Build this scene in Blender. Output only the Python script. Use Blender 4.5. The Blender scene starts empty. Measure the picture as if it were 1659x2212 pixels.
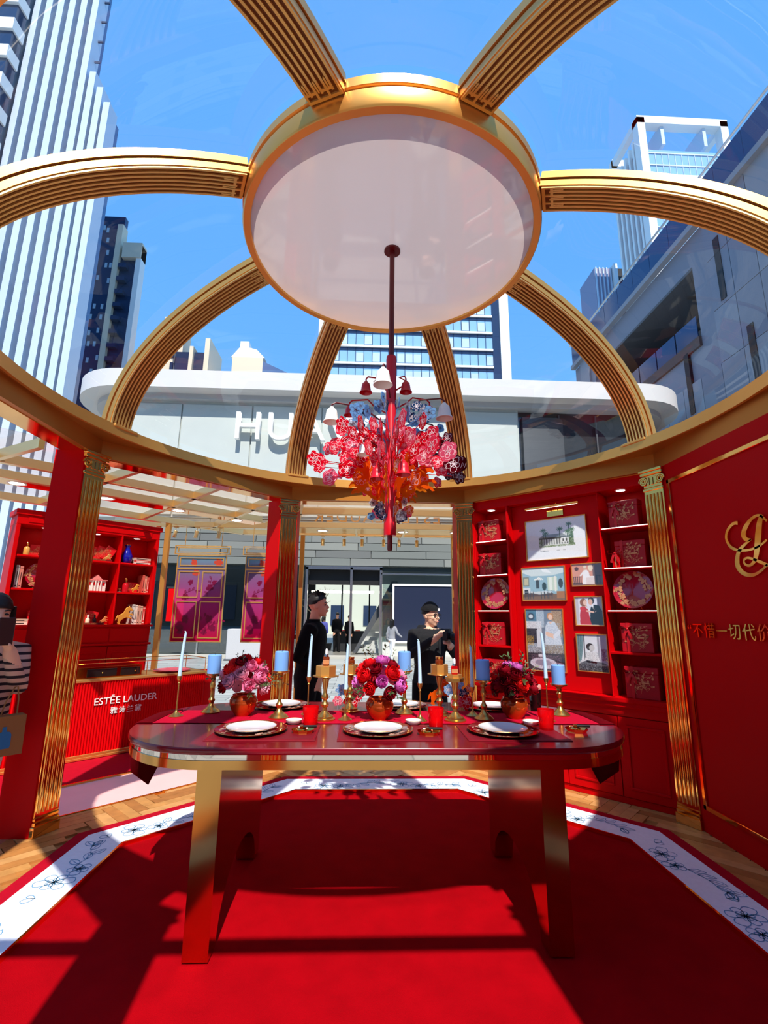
import bpy, bmesh, math, random
from math import sin, cos, pi, radians as rad, sqrt, atan2, tan
from mathutils import Vector, Matrix
import numpy as np

SC = bpy.context.scene
COL = SC.collection

# ------------------------------------------------------------------ camera
F_PX, TH, ROLL, YAW, CAM_H = 1050.957, .212787, .010993, .03927, 1.3
_c, _s = cos(YAW), sin(YAW)
_r0 = Vector((_c, -_s, 0)); _fw = Vector((_s*cos(TH), _c*cos(TH), sin(TH))); _u0 = Vector((-_s*sin(TH), -_c*sin(TH), cos(TH)))
_R = cos(ROLL)*_r0 + sin(ROLL)*_u0; _U = -sin(ROLL)*_r0 + cos(ROLL)*_u0
cam = bpy.data.cameras.new('camera'); cam.sensor_fit = 'HORIZONTAL'; cam.sensor_width = 36; cam.lens = 36*F_PX/1659
cam.clip_start = .05; cam.clip_end = 600
cam_o = bpy.data.objects.new('camera', cam); COL.objects.link(cam_o)
cam_o.matrix_world = Matrix(((_R.x, _U.x, -_fw.x, 0), (_R.y, _U.y, -_fw.y, 0), (_R.z, _U.z, -_fw.z, CAM_H), (0, 0, 0, 1)))
SC.camera = cam_o

# ------------------------------------------------------------------ sky, sun, exposure
SUN_EL, SUN_AZ = rad(50.2), rad(5.2)          # sun behind the camera, a little to its right
W = bpy.data.worlds.new('world'); SC.world = W; W.use_nodes = True
wn = W.node_tree.nodes; wl = W.node_tree.links; wn.clear()
stc = wn.new('ShaderNodeTexCoord'); ssp = wn.new('ShaderNodeSeparateXYZ'); ramp = wn.new('ShaderNodeValToRGB')
for i, (p, c) in enumerate(((0., (.36, .66, .98)), (.28, (.185, .52, 1.02)), (.6, (.135, .43, .97)), (1., (.125, .41, .95)))):
    e = ramp.color_ramp.elements[i] if i < 2 else ramp.color_ramp.elements.new(p)
    e.position = p; e.color = (*c, 1)
bg = wn.new('ShaderNodeBackground'); bg.inputs['Strength'].default_value = .82
wo = wn.new('ShaderNodeOutputWorld')
wl.new(stc.outputs['Generated'], ssp.inputs[0]); wl.new(ssp.outputs[2], ramp.inputs[0]); wl.new(ramp.outputs[0], bg.inputs['Color']); wl.new(bg.outputs[0], wo.inputs[0])
sun = bpy.data.lights.new('sun', 'SUN'); sun.energy = 4.6; sun.angle = rad(.6); sun.color = (1, .95, .86)
sun_o = bpy.data.objects.new('sun', sun); COL.objects.link(sun_o)
_sd = Vector((sin(SUN_AZ)*cos(SUN_EL), -cos(SUN_AZ)*cos(SUN_EL), sin(SUN_EL)))
sun_o.rotation_euler = _sd.to_track_quat('Z', 'Y').to_euler(); sun_o.location = _sd*40
SC.view_settings.view_transform = 'Standard'; SC.view_settings.look = 'None'
SC.view_settings.gamma = 1; SC.view_settings.use_curve_mapping = False
SC.view_settings.exposure = .45

# ------------------------------------------------------------------ materials
def lin(c):
    return tuple((x/255/12.92 if x/255 <= .04045 else ((x/255+.055)/1.055)**2.4) for x in c[:3])
MATS = {}
def M(name, col, rough=.5, metal=0., spec=.5, coat=0., noise=None, bump=None, emit=0., ecol=None, sheen=0., trans=0., ior=1.45):
    m = bpy.data.materials.new(name); m.use_nodes = True; MATS[name] = m
    nt = m.node_tree; b = nt.nodes['Principled BSDF']; c = lin(col)
    b.inputs['Base Color'].default_value = (*c, 1); b.inputs['Roughness'].default_value = rough
    b.inputs['Metallic'].default_value = metal; b.inputs['Specular IOR Level'].default_value = spec
    b.inputs['Coat Weight'].default_value = coat; b.inputs['Coat Roughness'].default_value = .06
    b.inputs['Sheen Weight'].default_value = sheen; b.inputs['Transmission Weight'].default_value = trans; b.inputs['IOR'].default_value = ior
    if emit:
        b.inputs['Emission Color'].default_value = (*lin(ecol or col), 1); b.inputs['Emission Strength'].default_value = emit
    tc = nt.nodes.new('ShaderNodeTexCoord')
    if noise:
        n = nt.nodes.new('ShaderNodeTexNoise'); n.inputs['Scale'].default_value = noise[0]; n.inputs['Detail'].default_value = 4
        r = nt.nodes.new('ShaderNodeMapRange'); r.inputs[1].default_value = .3; r.inputs[2].default_value = .7
        r.inputs[3].default_value = 1-noise[1]; r.inputs[4].default_value = 1+noise[1]
        v = nt.nodes.new('ShaderNodeHueSaturation'); v.inputs['Color'].default_value = (*c, 1)
        nt.links.new(tc.outputs['Object'], n.inputs['Vector']); nt.links.new(n.outputs[0], r.inputs[0])
        nt.links.new(r.outputs[0], v.inputs['Value']); nt.links.new(v.outputs[0], b.inputs['Base Color'])
    if bump:
        n = nt.nodes.new('ShaderNodeTexNoise'); n.inputs['Scale'].default_value = bump[0]; n.inputs['Detail'].default_value = 3
        bp = nt.nodes.new('ShaderNodeBump'); bp.inputs['Strength'].default_value = bump[1]; bp.inputs['Distance'].default_value = .02
        nt.links.new(tc.outputs['Object'], n.inputs['Vector']); nt.links.new(n.outputs[0], bp.inputs['Height']); nt.links.new(bp.outputs[0], b.inputs['Normal'])
    return m
def clear_mat(name, tint=(255, 255, 255), gloss=.06, rough=.0, bump=None, fres=True, gcol=(255, 255, 255)):
    """thin clear sheet: mostly see-through, a share mirrored"""
    m = bpy.data.materials.new(name); m.use_nodes = True; MATS[name] = m
    nt = m.node_tree; nt.nodes.clear(); o = nt.nodes.new('ShaderNodeOutputMaterial')
    t = nt.nodes.new('ShaderNodeBsdfTransparent'); t.inputs[0].default_value = (*lin(tint), 1)
    g = nt.nodes.new('ShaderNodeBsdfGlossy'); g.inputs['Roughness'].default_value = rough; g.inputs['Color'].default_value = (*lin(gcol), 1)
    mx = nt.nodes.new('ShaderNodeMixShader'); mx.inputs[0].default_value = gloss
    if fres:
        f = nt.nodes.new('ShaderNodeFresnel'); f.inputs[0].default_value = 1.25
        a = nt.nodes.new('ShaderNodeMath'); a.operation = 'ADD'; a.use_clamp = True; a.inputs[1].default_value = gloss
        nt.links.new(f.outputs[0], a.inputs[0]); nt.links.new(a.outputs[0], mx.inputs[0])
    if bump:
        tc = nt.nodes.new('ShaderNodeTexCoord'); n = nt.nodes.new('ShaderNodeTexNoise'); n.inputs['Scale'].default_value = bump[0]; n.inputs['Detail'].default_value = 1.5
        bp = nt.nodes.new('ShaderNodeBump'); bp.inputs['Strength'].default_value = bump[1]; bp.inputs['Distance'].default_value = .1
        nt.links.new(tc.outputs['Object'], n.inputs['Vector']); nt.links.new(n.outputs[0], bp.inputs['Height']); nt.links.new(bp.outputs[0], g.inputs['Normal'])
    nt.links.new(t.outputs[0], mx.inputs[1]); nt.links.new(g.outputs[0], mx.inputs[2]); nt.links.new(mx.outputs[0], o.inputs[0])
    return m
def tint_mat(name, col, opacity=.6, rough=.15, transl=.4):
    """coloured acrylic: translucent body over a tinted see-through share"""
    m = bpy.data.materials.new(name); m.use_nodes = True; MATS[name] = m
    nt = m.node_tree; nt.nodes.clear(); o = nt.nodes.new('ShaderNodeOutputMaterial'); c = (*lin(col), 1)
    t = nt.nodes.new('ShaderNodeBsdfTransparent'); t.inputs[0].default_value = c
    p = nt.nodes.new('ShaderNodeBsdfPrincipled'); p.inputs['Base Color'].default_value = c; p.inputs['Roughness'].default_value = rough
    tr = nt.nodes.new('ShaderNodeBsdfTranslucent'); tr.inputs[0].default_value = c
    a = nt.nodes.new('ShaderNodeMixShader'); a.inputs[0].default_value = transl
    b = nt.nodes.new('ShaderNodeMixShader'); b.inputs[0].default_value = opacity
    nt.links.new(p.outputs[0], a.inputs[1]); nt.links.new(tr.outputs[0], a.inputs[2])
    nt.links.new(t.outputs[0], b.inputs[1]); nt.links.new(a.outputs[0], b.inputs[2]); nt.links.new(b.outputs[0], o.inputs[0])
    return m

GOLD = M('satin_gold', (236, 172, 88), .38, .8, noise=(3, .05))
GOLD2 = M('deep_satin_gold', (190, 124, 50), .42, .72)
GOLDM = M('mirror_gold', (244, 174, 86), .08, 1.)
GOLDL = M('pale_gold', (244, 200, 118), .32, .75)
BRASS = M('aged_brass', (205, 160, 84), .3, .95)
BRONZE = M('bronze_groove', (120, 70, 34), .45, .6)
REDL = M('red_lacquer', (198, 2, 8), .45, 0, .1)
REDP = M('red_wall_panel', (184, 2, 8), .5, 0, .08, bump=(140, .06))
REDC = M('red_carpet_pile', (164, 2, 14), .95, 0, .04, noise=(7, .10), bump=(420, .35))
REDB = M('dark_red_carpet_border', (178, 8, 34), .95, 0, .1, noise=(30, .06), bump=(420, .3))
REDT = M('table_top_lacquer', (122, 8, 24), .2, 0, .45, coat=.25)
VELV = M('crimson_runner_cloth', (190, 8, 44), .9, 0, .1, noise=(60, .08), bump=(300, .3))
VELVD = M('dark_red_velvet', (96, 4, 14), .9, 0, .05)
MATT = M('red_placemat', (120, 10, 24), .55, 0, .3)
WHITE = M('white_satin', (240, 238, 234), .5)
WHITEP = M('white_porcelain', (240, 238, 236), .08, 0, .5, coat=.6)
CREAM = M('cream_white_bell', (246, 240, 226), .45)
PINKF = M('pale_pink_platform', (250, 196, 190), .38, 0, .4, noise=(6, .03))
WOODS = [M('oak_plank_%d' % i, c, .42, 0, .4, noise=(14, .14)) for i, c in enumerate(((196, 140, 78), (182, 122, 64), (206, 152, 92), (170, 112, 58)))]
RUGW = M('white_rug_band', (236, 240, 246), .8, 0, .2, noise=(50, .03))
INKB = M('blue_line_print', (92, 150, 188), .8)
BLACK = M('black_paint', (14, 14, 16), .5)
BLKC = M('black_cloth', (16, 15, 17), .85, 0, .2, bump=(40, .2))
DARK = M('dark_interior', (30, 32, 36), .6)
CHROME = M('brushed_steel', (200, 202, 204), .25, 1.)
CHAMP = M('champagne_metal', (238, 206, 146), .3, .85)
LAMP = M('lit_downlight', (255, 250, 240), .5, emit=9, ecol=(255, 246, 230))
LEDS = M('shelf_led_strip', (255, 250, 240), .4, emit=2.2, ecol=(255, 244, 226))
CANB = M('blue_pillar_wax', (120, 170, 232), .55, 0, .3)
CANP = M('pale_blue_wax', (190, 222, 240), .5, 0, .4)
GREEN = M('leaf_green', (70, 92, 46), .6)
GREEN2 = M('olive_leaf', (112, 120, 84), .6)
PETALS = [M('petal_%s' % n, c, .7, 0, .2, noise=(40, .14)) for n, c in (('scarlet', (226, 8, 20)), ('pink', (246, 132, 172)), ('crimson', (150, 4, 28)), ('vermilion', (238, 30, 26)), ('orchid', (226, 112, 196)), ('blush', (250, 180, 200)))]
VASEM = M('gilded_red_lacquer_vase', (186, 74, 26), .16, .55, noise=(9, .35))
TUMB = tint_mat('red_glass', (255, 26, 38), .34, .03, .25)
CHARG = M('dark_red_charger_glaze', (120, 6, 22), .1, 0, .5, coat=.6)
PLATER = M('crimson_plate_glaze', (168, 10, 40), .08, 0, .5, coat=.7)
GLASSC = clear_mat('clear_glass', (252, 254, 255), .05, fres=False)
DOMEG = clear_mat('clear_dome_sheet', (250, 252, 255), .05, bump=(.9, .10), fres=False)
ACRY = clear_mat('clear_canopy_acrylic', (255, 246, 240), .12, bump=(1.2, .12), fres=False)
SHOPG = clear_mat('shop_front_glass', (214, 224, 224), .12, fres=False)
AMBER = tint_mat('amber_glass', (150, 60, 20), .7, .05, .2)
SKIN = M('skin', (244, 178, 144), .55, 0, .3)
SKIN2 = M('light_skin', (240, 190, 158), .55, 0, .3)
HAIRM = M('black_hair', (20, 16, 15), .5)
STONE = M('grey_stone_cladding', (150, 152, 150), .7, noise=(3, .10))

# ------------------------------------------------------------------ mesh builder
class MB:
    def __init__(s): s.v = []; s.f = []; s.mi = []; s.T = None; s.cur = 0
    def add(s, vs, fs):
        n = len(s.v)
        if s.T is not None: vs = [tuple(s.T @ Vector(p)) for p in vs]
        s.v += [tuple(p) for p in vs]; s.f += [tuple(i+n for i in f) for f in fs]; s.mi += [s.cur]*len(fs); return s
    def box(s, x0, x1, y0, y1, z0, z1):
        return s.add([(x0,y0,z0),(x1,y0,z0),(x1,y1,z0),(x0,y1,z0),(x0,y0,z1),(x1,y0,z1),(x1,y1,z1),(x0,y1,z1)],
                     [(0,3,2,1),(4,5,6,7),(0,1,5,4),(1,2,6,5),(2,3,7,6),(3,0,4,7)])
    def cbox(s, x0, x1, y0, y1, z0, z1, c=.004):
        X, Y, Z = (x0, x1), (y0, y1), (z0, z1); vs = []; idx = {}
        for i in (0, 1):
            for j in (0, 1):
                for k in (0, 1):
                    for a in range(3):
                        p = [X[i], Y[j], Z[k]]
                        for b in range(3):
                            if b != a: p[b] += c*(1 if (i, j, k)[b] == 0 else -1)
                        idx[i, j, k, a] = len(vs); vs.append(tuple(p))
        fs = []
        for a in range(3):
            b, d = (a+1) % 3, (a+2) % 3
            for sd in (0, 1):
                q = []
                for (u, w) in ((0, 0), (1, 0), (1, 1), (0, 1)):
                    t = [0, 0, 0]; t[a] = sd; t[b] = u; t[d] = w; q.append(idx[t[0], t[1], t[2], a])
                fs.append(tuple(q if sd else q[::-1]))
            for u in (0, 1):
                for w in (0, 1):
                    t0 = [0]*3; t0[b] = u; t0[d] = w; t1 = list(t0); t1[a] = 1
                    q = [idx[(*t0, b)], idx[(*t1, b)], idx[(*t1, d)], idx[(*t0, d)]]
                    fs.append(tuple(q if (u == w) else q[::-1]))
        for i in (0, 1):
            for j in (0, 1):
                for k in (0, 1):
                    q = [idx[i, j, k, a] for a in range(3)]; fs.append(tuple(q if (i+j+k) % 2 else q[::-1]))
        return s.add(vs, fs)
    def prism(s, pts, z0, z1, ax='z'):
        """extrude a 2-D outline (counter-clockwise) along z; ax='y': outline in x,z, extruded over y; ax='x': outline in y,z"""
        n = len(pts)
        mp = {'z': lambda p, h: (p[0], p[1], h), 'y': lambda p, h: (p[0], h, p[1]), 'x': lambda p, h: (h, p[0], p[1])}[ax]
        vs = [mp(p, z0) for p in pts]+[mp(p, z1) for p in pts]
        fs = [tuple(range(n-1, -1, -1)), tuple(range(n, 2*n))]+[(i, (i+1) % n, n+(i+1) % n, n+i) for i in range(n)]
        if ax == 'y': fs = [f[::-1] for f in fs]
        return s.add(vs, fs)
    def lathe(s, prof, n=24, o=(0, 0, 0), a0=0., a1=2*pi):
        full = abs(a1-a0-2*pi) < 1e-6; m = n if full else n+1; vs = []; fs = []; k = len(prof)
        for i in range(m):
            a = a0+(a1-a0)*i/n
            for r, z in prof: vs.append((o[0]+r*cos(a), o[1]+r*sin(a), o[2]+z))
        for i in range(n):
            j = (i+1) % m
            for t in range(k-1):
                a, b, c, d = i*k+t, j*k+t, j*k+t+1, i*k+t+1
                if prof[t][0] < 1e-6 and prof[t+1][0] < 1e-6: continue
                fs.append((a, b, c, d))
        return s.add(vs, fs)
    def tube(s, path, r, n=8, caps=True, closed=False):
        P = [Vector(p) for p in path]; k = len(P); R = r if isinstance(r, (list, tuple)) else [r]*k
        vs = []; fs = []; up = None
        for i in range(k):
            if closed: t = P[(i+1) % k]-P[i-1]
            else: t = P[min(i+1, k-1)]-P[max(i-1, 0)]
            t = t.normalized() if t.length > 1e-9 else Vector((0, 0, 1))
            if up is None:
                up = Vector((0, 0, 1)) if abs(t.z) < .9 else Vector((1, 0, 0))
            sd = t.cross(up)
            if sd.length < 1e-6: sd = t.cross(Vector((0, 1, 0)))
            sd.normalize(); up = sd.cross(t).normalized()
            for j in range(n):
                a = 2*pi*j/n; vs.append(tuple(P[i]+(sd*cos(a)+up*sin(a))*R[i]))
        for i in range(k if closed else k-1):
            i2 = (i+1) % k
            for j in range(n): fs.append((i*n+j, i*n+(j+1) % n, i2*n+(j+1) % n, i2*n+j))
        if caps and not closed:
            fs.append(tuple(range(n-1, -1, -1))); fs.append(tuple((k-1)*n+j for j in range(n)))
        return s.add(vs, fs)
    def sphere(s, o, r, n=12, m=8, sc=(1, 1, 1)):
        vs = []; fs = []
        for i in range(m+1):
            t = pi*i/m
            for j in range(n):
                a = 2*pi*j/n; vs.append((o[0]+r*sc[0]*sin(t)*cos(a), o[1]+r*sc[1]*sin(t)*sin(a), o[2]+r*sc[2]*cos(t)))
        for i in range(m):
            for j in range(n): fs.append((i*n+j, (i+1)*n+j, (i+1)*n+(j+1) % n, i*n+(j+1) % n))
        return s.add(vs, fs)
    def ribbon(s, pts, w, nrm, taper=False):
        """flat strip of width w along a polyline lying in a plane with normal nrm"""
        P = [Vector(p) for p in pts]; N = Vector(nrm); vs = []; fs = []; k = len(P)
        for i in range(k):
            t = (P[min(i+1, k-1)]-P[max(i-1, 0)]).normalized(); sd = N.cross(t).normalized()
            ww = (w[i] if isinstance(w, (list, tuple)) else w)*(.5)
            vs += [tuple(P[i]+sd*ww), tuple(P[i]-sd*ww)]
        for i in range(k-1): fs.append((2*i, 2*i+1, 2*i+3, 2*i+2))
        return s.add(vs, fs)
    def mesh(s, name='mesh', mats=None, smooth=40):
        me = bpy.data.meshes.new(name); me.from_pydata(s.v, [], s.f)
        for m in (mats or []): me.materials.append(m)
        if len(mats or []) > 1: me.polygons.foreach_set('material_index', s.mi)
        me.update()
        if smooth:
            me.polygons.foreach_set('use_smooth', [True]*len(me.polygons)); me.set_sharp_from_angle(angle=rad(smooth))
        return me
    def obj(s, name, mat, parent=None, loc=None, rot=None, smooth=40):
        mats = mat if isinstance(mat, (list, tuple)) else [mat]
        return link(name, s.mesh(name, mats, smooth), parent, loc, rot)
def link(name, me, parent=None, loc=None, rot=None, mat=None):
    o = bpy.data.objects.new(name, me); COL.objects.link(o)
    if parent is not None: o.parent = parent
    if loc is not None: o.location = loc
    if rot is not None: o.rotation_euler = rot if hasattr(rot, '__len__') else (0, 0, rot)
    if mat is not None and me is not None:
        o.material_slots[0].link = 'OBJECT'; o.material_slots[0].material = mat
    return o
def tag(o, label=None, cat=None, group=None, kind=None):
    if label: o['label'] = label
    if cat: o['category'] = cat
    if group: o['group'] = group
    if kind: o['kind'] = kind
    return o
def thing(name, label, cat, loc=(0, 0, 0), rz=0., group=None):
    o = link(name, None, None, loc, (0, 0, rz)); o.empty_display_size = .1
    return tag(o, label, cat, group)
def struct(name, label, cat='', loc=(0, 0, 0), rz=0.):
    o = link(name, None, None, loc, (0, 0, rz)); o.empty_display_size = .1
    return tag(o, label, cat or None, None, 'structure')
def copy_tree(o, parent=None, **kw):
    c = o.copy(); COL.objects.link(c)
    if parent is not None: c.parent = parent
    for ch in o.children: copy_tree(ch, c)
    for k, v in kw.items(): setattr(c, k, v)
    return c
def text_mesh(body, size, depth=.004, space=1., align='CENTER', mats=(), flip=False):
    cu = bpy.data.curves.new('t', 'FONT'); cu.body = body; cu.size = size; cu.extrude = depth/2; cu.space_character = space
    cu.align_x = align; cu.align_y = 'CENTER'; cu.resolution_u = 4
    o = bpy.data.objects.new('t', cu); COL.objects.link(o); bpy.context.view_layer.update()
    me = bpy.data.meshes.new_from_object(o.evaluated_get(bpy.context.evaluated_depsgraph_get()))
    bpy.data.objects.remove(o); bpy.data.curves.remove(cu)
    me.materials.clear()
    for m in mats: me.materials.append(m)
    return me

# ------------------------------------------------------------------ place frames: the pavilion is a regular octagon round C
CX, CY = .13, 2.59
ANG = {'N': 0, 'NE': -45, 'E': -90, 'SE': -135, 'S': 180, 'SW': 135, 'W': 90, 'NW': 45}
def fr(side, s, n, z=0.):
    """a point of the side's frame: s along the side (to the right when facing it), n outwards from the centre"""
    a = rad(ANG[side]); return (CX+s*cos(a)-n*sin(a), CY+s*sin(a)+n*cos(a), z)
def fa(side): return rad(ANG[side])
T8 = tan(pi/8)
ZG = -.28                                     # level of the square outside the platform

# ------------------------------------------------------------------ line drawing on a plane
class Draw:
    def __init__(s, mb, fn, nrm, w): s.mb = mb; s.fn = fn; s.n = nrm; s.w = w
    def line(s, pts, w=None):
        if len(pts) > 1: s.mb.ribbon([s.fn(*p) for p in pts], w or s.w, s.n)
    def fill(s, pts):
        s.mb.add([s.fn(*p) for p in pts], [tuple(range(len(pts)))])
    def petal(s, x, y, a, L, wd, fill=False, k=9):
        pts = []
        for i in range(k):
            t = i/(k-1); ang = (t-.5)*pi
            rr = L*(.55+.45*cos(ang))*(1+.06*sin(9*t)); d = a+(t-.5)*wd*2.2
            pts.append((x+rr*cos(d), y+rr*sin(d)))
        pts = [(x, y)]+pts+[(x, y)]
        (s.fill(pts[:-1]) if fill else s.line(pts))
    def flower(s, x, y, r, n=6, rot=0, fill=False, inner=True):
        for i in range(n): s.petal(x, y, rot+2*pi*i/n, r*(.85+.3*((i*7) % 3)/2), pi/n*.95, fill)
        if inner and not fill:
            for i in range(n): s.petal(x, y, rot+.4+2*pi*i/n, r*.5, pi/n*.9)
            for i in range(8): s.line([(x, y), (x+r*.28*cos(i*.8), y+r*.28*sin(i*.8))])
    def leaf(s, x, y, a, L, fill=False):
        c, d = cos(a), sin(a); pts = []
        for i in range(7):
            t = i/6; w = .26*L*sin(pi*t)**.8; pts.append((x+c*L*t-d*w, y+d*L*t+c*w))
        for i in range(6, -1, -1):
            t = i/6; w = .26*L*sin(pi*t)**.8; pts.append((x+c*L*t+d*w, y+d*L*t-c*w))
        if fill: s.fill(pts[:6]+pts[7:13])
        else: s.line(pts); s.line([(x, y), (x+c*L*.8, y+d*L*.8)])
    def branch(s, x, y, a, L, rng, fl=.02, fill=False, bend=1., nleaf=5):
        pts = [(x, y)]; k = 10
        for i in range(k):
            a += rng.uniform(-.3, .3)*bend; x += cos(a)*L/k; y += sin(a)*L/k; pts.append((x, y))
            if i % 2 == 1 and nleaf: s.leaf(x, y, a+rng.choice((-1, 1))*rng.uniform(.5, 1.1), fl*1.5, fill)
        s.line(pts); return x, y, a

# ------------------------------------------------------------------ floor
def octagon(n, z=None):
    p = []
    for k in range(8):
        a = pi/8+k*pi/4; r = n/cos(pi/8); p.append((CX+r*cos(a), CY+r*sin(a)) if z is None else (CX+r*cos(a), CY+r*sin(a), z))
    return p
def oct_n(x, y):
    return max((x-CX)*cos(k*pi/4)+(y-CY)*sin(k*pi/4) for k in range(8))
def clip_poly(poly, n, inside=True):
    for k in range(8):
        a = k*pi/4; c, s = cos(a), sin(a); out = []
        for i in range(len(poly)):
            p, q = poly[i], poly[(i+1) % len(poly)]
            dp = n-((p[0]-CX)*c+(p[1]-CY)*s); dq = n-((q[0]-CX)*c+(q[1]-CY)*s)
            if dp >= 0: out.append(p)
            if (dp >= 0) != (dq >= 0):
                t = dp/(dp-dq); out.append((p[0]+(q[0]-p[0])*t, p[1]+(q[1]-p[1])*t))
        poly = out
        if len(poly) < 3: return []
    return poly
def oct_ring(mb, n0, n1, z0, z1):
    a, b = octagon(n0), octagon(n1)
    for k in range(8):
        j = (k+1) % 8; mb.prism([a[k], b[k], b[j], a[j]], z0, z1)
floor = MB(); floor.prism(octagon(2.2), ZG, -.03); floor.prism(octagon(2.2), -.03, -.012)
floor = floor.obj('floor', WOODS[3]); tag(floor, 'octagonal herringbone oak floor of the pavilion around the red rug', 'floor', None, 'structure')
pl_meshes = []
NP, W_ = 5, .074; cnt = 0; rng = random.Random(3)
for bb in range(-50, 50):
    for tt in range(-7, 8):
        for o in (0, 1):
            a0 = bb+2*NP*tt       # herringbone: n by 1 blocks, laid at 45 degrees
            if o == 0: rect = [(a0, bb), (a0+NP, bb), (a0+NP, bb+1), (a0, bb+1)]
            else: rect = [(bb, a0+1), (bb+1, a0+1), (bb+1, a0+1+NP), (bb, a0+1+NP)]
            rect = [(p[0]*W_, p[1]*W_) for p in rect]
            ca, sa = cos(pi/4), sin(pi/4)
            r2 = [(CX+p[0]*ca-p[1]*sa, CY+p[0]*sa+p[1]*ca) for p in rect]
            mx = sum(p[0] for p in r2)/4; my = sum(p[1] for p in r2)/4
            if my < 1.5 or oct_n(mx, my) < 1.76 or oct_n(mx, my) > 2.28: continue
            g = .0012; r3 = [(mx+(p[0]-mx)*(1-g/abs(.04)), my+(p[1]-my)*(1-g/.04)) for p in r2]
            r3 = clip_poly(r3, 2.19)
            if len(r3) < 3: continue
            cnt += 1
            MB().prism(r3, -.012, rng.choice((0, .0006, .0012))).obj('plank', WOODS[rng.randrange(4)], floor, smooth=0)
# rug
rug = thing('rug', 'octagonal red rug with a white floral band and gold inner edge under the table', 'rug', (CX, CY, 0))
def rel(mb): mb.T = Matrix.Translation((-CX, -CY, 0)); return mb
m = rel(MB()); oct_ring(m, 1.74, 1.82, -.01, .008); m.obj('outer_border', REDB, rug)
m = rel(MB()); oct_ring(m, 1.50, 1.74, -.012, .012); m.obj('white_band', RUGW, rug)
m = rel(MB()); oct_ring(m, 1.488, 1.50, -.014, .014); m.obj('gold_edge', GOLDM, rug)
m = rel(MB()); m.prism(octagon(1.488), -.02, -.008); m.obj('red_field', REDC, rug)
for sd in ('N', 'NE', 'E', 'NW', 'W', 'SW', 'SE'):
    rr = random.Random(sum(map(ord, sd)))
    def sketch(name, fn):
        m = MB(); out = fn(Draw(m, lambda u, v: (u, v, .0132), (0, 0, 1), .0038)); m.obj(name, INKB, rug, (0, 0, 0), fa(sd), 0); return out
    for q in range(2):
        u0 = -.45+q*.62+rr.uniform(-.06, .06); v0 = 1.60+rr.uniform(-.03, .02); t0, t1 = rr.uniform(0, 3), rr.uniform(0, 3)
        sketch('printed_flower', lambda d: d.flower(u0, v0, .085, 6, t0))
        sketch('printed_flower', lambda d: d.flower(u0+.13, 1.57, .06, 5, t1))
        sketch('printed_bud', lambda d: (d.petal(u0-.14, 1.62, 2.2, .06, .5), d.petal(u0-.14, 1.62, 1.2, .05, .4)))
        def twig(d):
            x, y, a = d.branch(u0+.12, 1.6, .2, .28, rr, .055); d.leaf(x, y, a+.6, .08); d.leaf(x, y, a-.5, .07)
        sketch('printed_twig', twig)

# pale platform and red steps towards the counter (north-west), metal track at the edge
pf = struct('floor_platform', 'pale pink platform floor between the pavilion and the red counter', 'floor', (CX, CY, 0), fa('NW'))
m = MB(); m.prism([(-2.2*T8-.9, 2.2), (2.2*T8-.15, 2.2), (2.8*T8, 2.84), (-2.84*T8-1.2, 2.84)], ZG, -.004); m.obj('pink_panel', PINKF, pf)
m = MB(); m.prism([(-2.84*T8-1.2, 2.84), (2.8*T8, 2.84), (1.25, 4.9), (-2.6, 4.9)], ZG, -.004); m.obj('red_step', REDB, pf)
m = MB(); m.box(-.9, .75, 2.195, 2.205, -.02, .006); m.obj('edge_strip', GOLDM, pf)
m = MB(); m.box(-1.4, 1.1, 2.83, 2.85, -.02, .01); m.obj('edge_strip', GOLDM, pf)

# paved square
def paving_mat():
    m = M('square_paving', (176, 178, 174), .75); nt = m.node_tree; b = nt.nodes['Principled BSDF']
    tc = nt.nodes.new('ShaderNodeTexCoord'); br = nt.nodes.new('ShaderNodeTexBrick')
    br.inputs['Scale'].default_value = 1; br.inputs['Brick Width'].default_value = 1.3; br.inputs['Row Height'].default_value = .32
    br.inputs['Mortar Size'].default_value = .012; br.inputs['Color1'].default_value = (*lin((176, 176, 168)), 1)
    br.inputs['Color2'].default_value = (*lin((140, 142, 136)), 1); br.inputs['Mortar'].default_value = (*lin((110, 112, 110)), 1); br.inputs['Bias'].default_value = -.1
    nt.links.new(tc.outputs['Object'], br.inputs['Vector']); nt.links.new(br.outputs[0], b.inputs['Base Color']); return m
m = MB(); m.box(-120, 120, -60, 160, ZG-.3, ZG)
tag(m.obj('ground', paving_mat()), 'grey stone strip paving of the square in front of the store', 'pavement', None, 'structure')

# ------------------------------------------------------------------ octagonal ring beam, columns
ring = thing('ring_beam', 'gold octagonal ring beam with a round opening carrying the dome ribs', 'beam', (CX, CY, 2.41))
for sd in ('N', 'NE', 'E', 'SE', 'SW', 'W', 'NW'):
    m = MB(); m.prism([(-2.05*T8, 2.05), (2.05*T8, 2.05), (2.25*T8, 2.25), (-2.25*T8, 2.25)], 0, .19); m.obj('fascia', GOLD2, ring, (0, 0, 0), fa(sd))
    m = MB(); m.prism([(-2.09*T8, 2.09), (2.09*T8, 2.09), (2.24*T8, 2.24), (-2.24*T8, 2.24)], -.004, 0); m.obj('mirror_soffit', GOLDM, ring, (0, 0, 0), fa(sd))
    m = MB(); k = 12; arc = [(-2.015*sin(pi/8*(1-2*i/k)), 2.015*cos(pi/8*(1-2*i/k))) for i in range(k+1)]
    m.prism(arc+[(2.05*T8, 2.05), (-2.05*T8, 2.05)], .125, .185); m.obj('soffit', GOLD2, ring, (0, 0, 0), fa(sd))
m = MB(); m.lathe([(2.01, .115), (2.03, .115), (2.03, .19), (2.01, .19), (2.01, .115)], 96); m.obj('round_ring', GOLD, ring)
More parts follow.
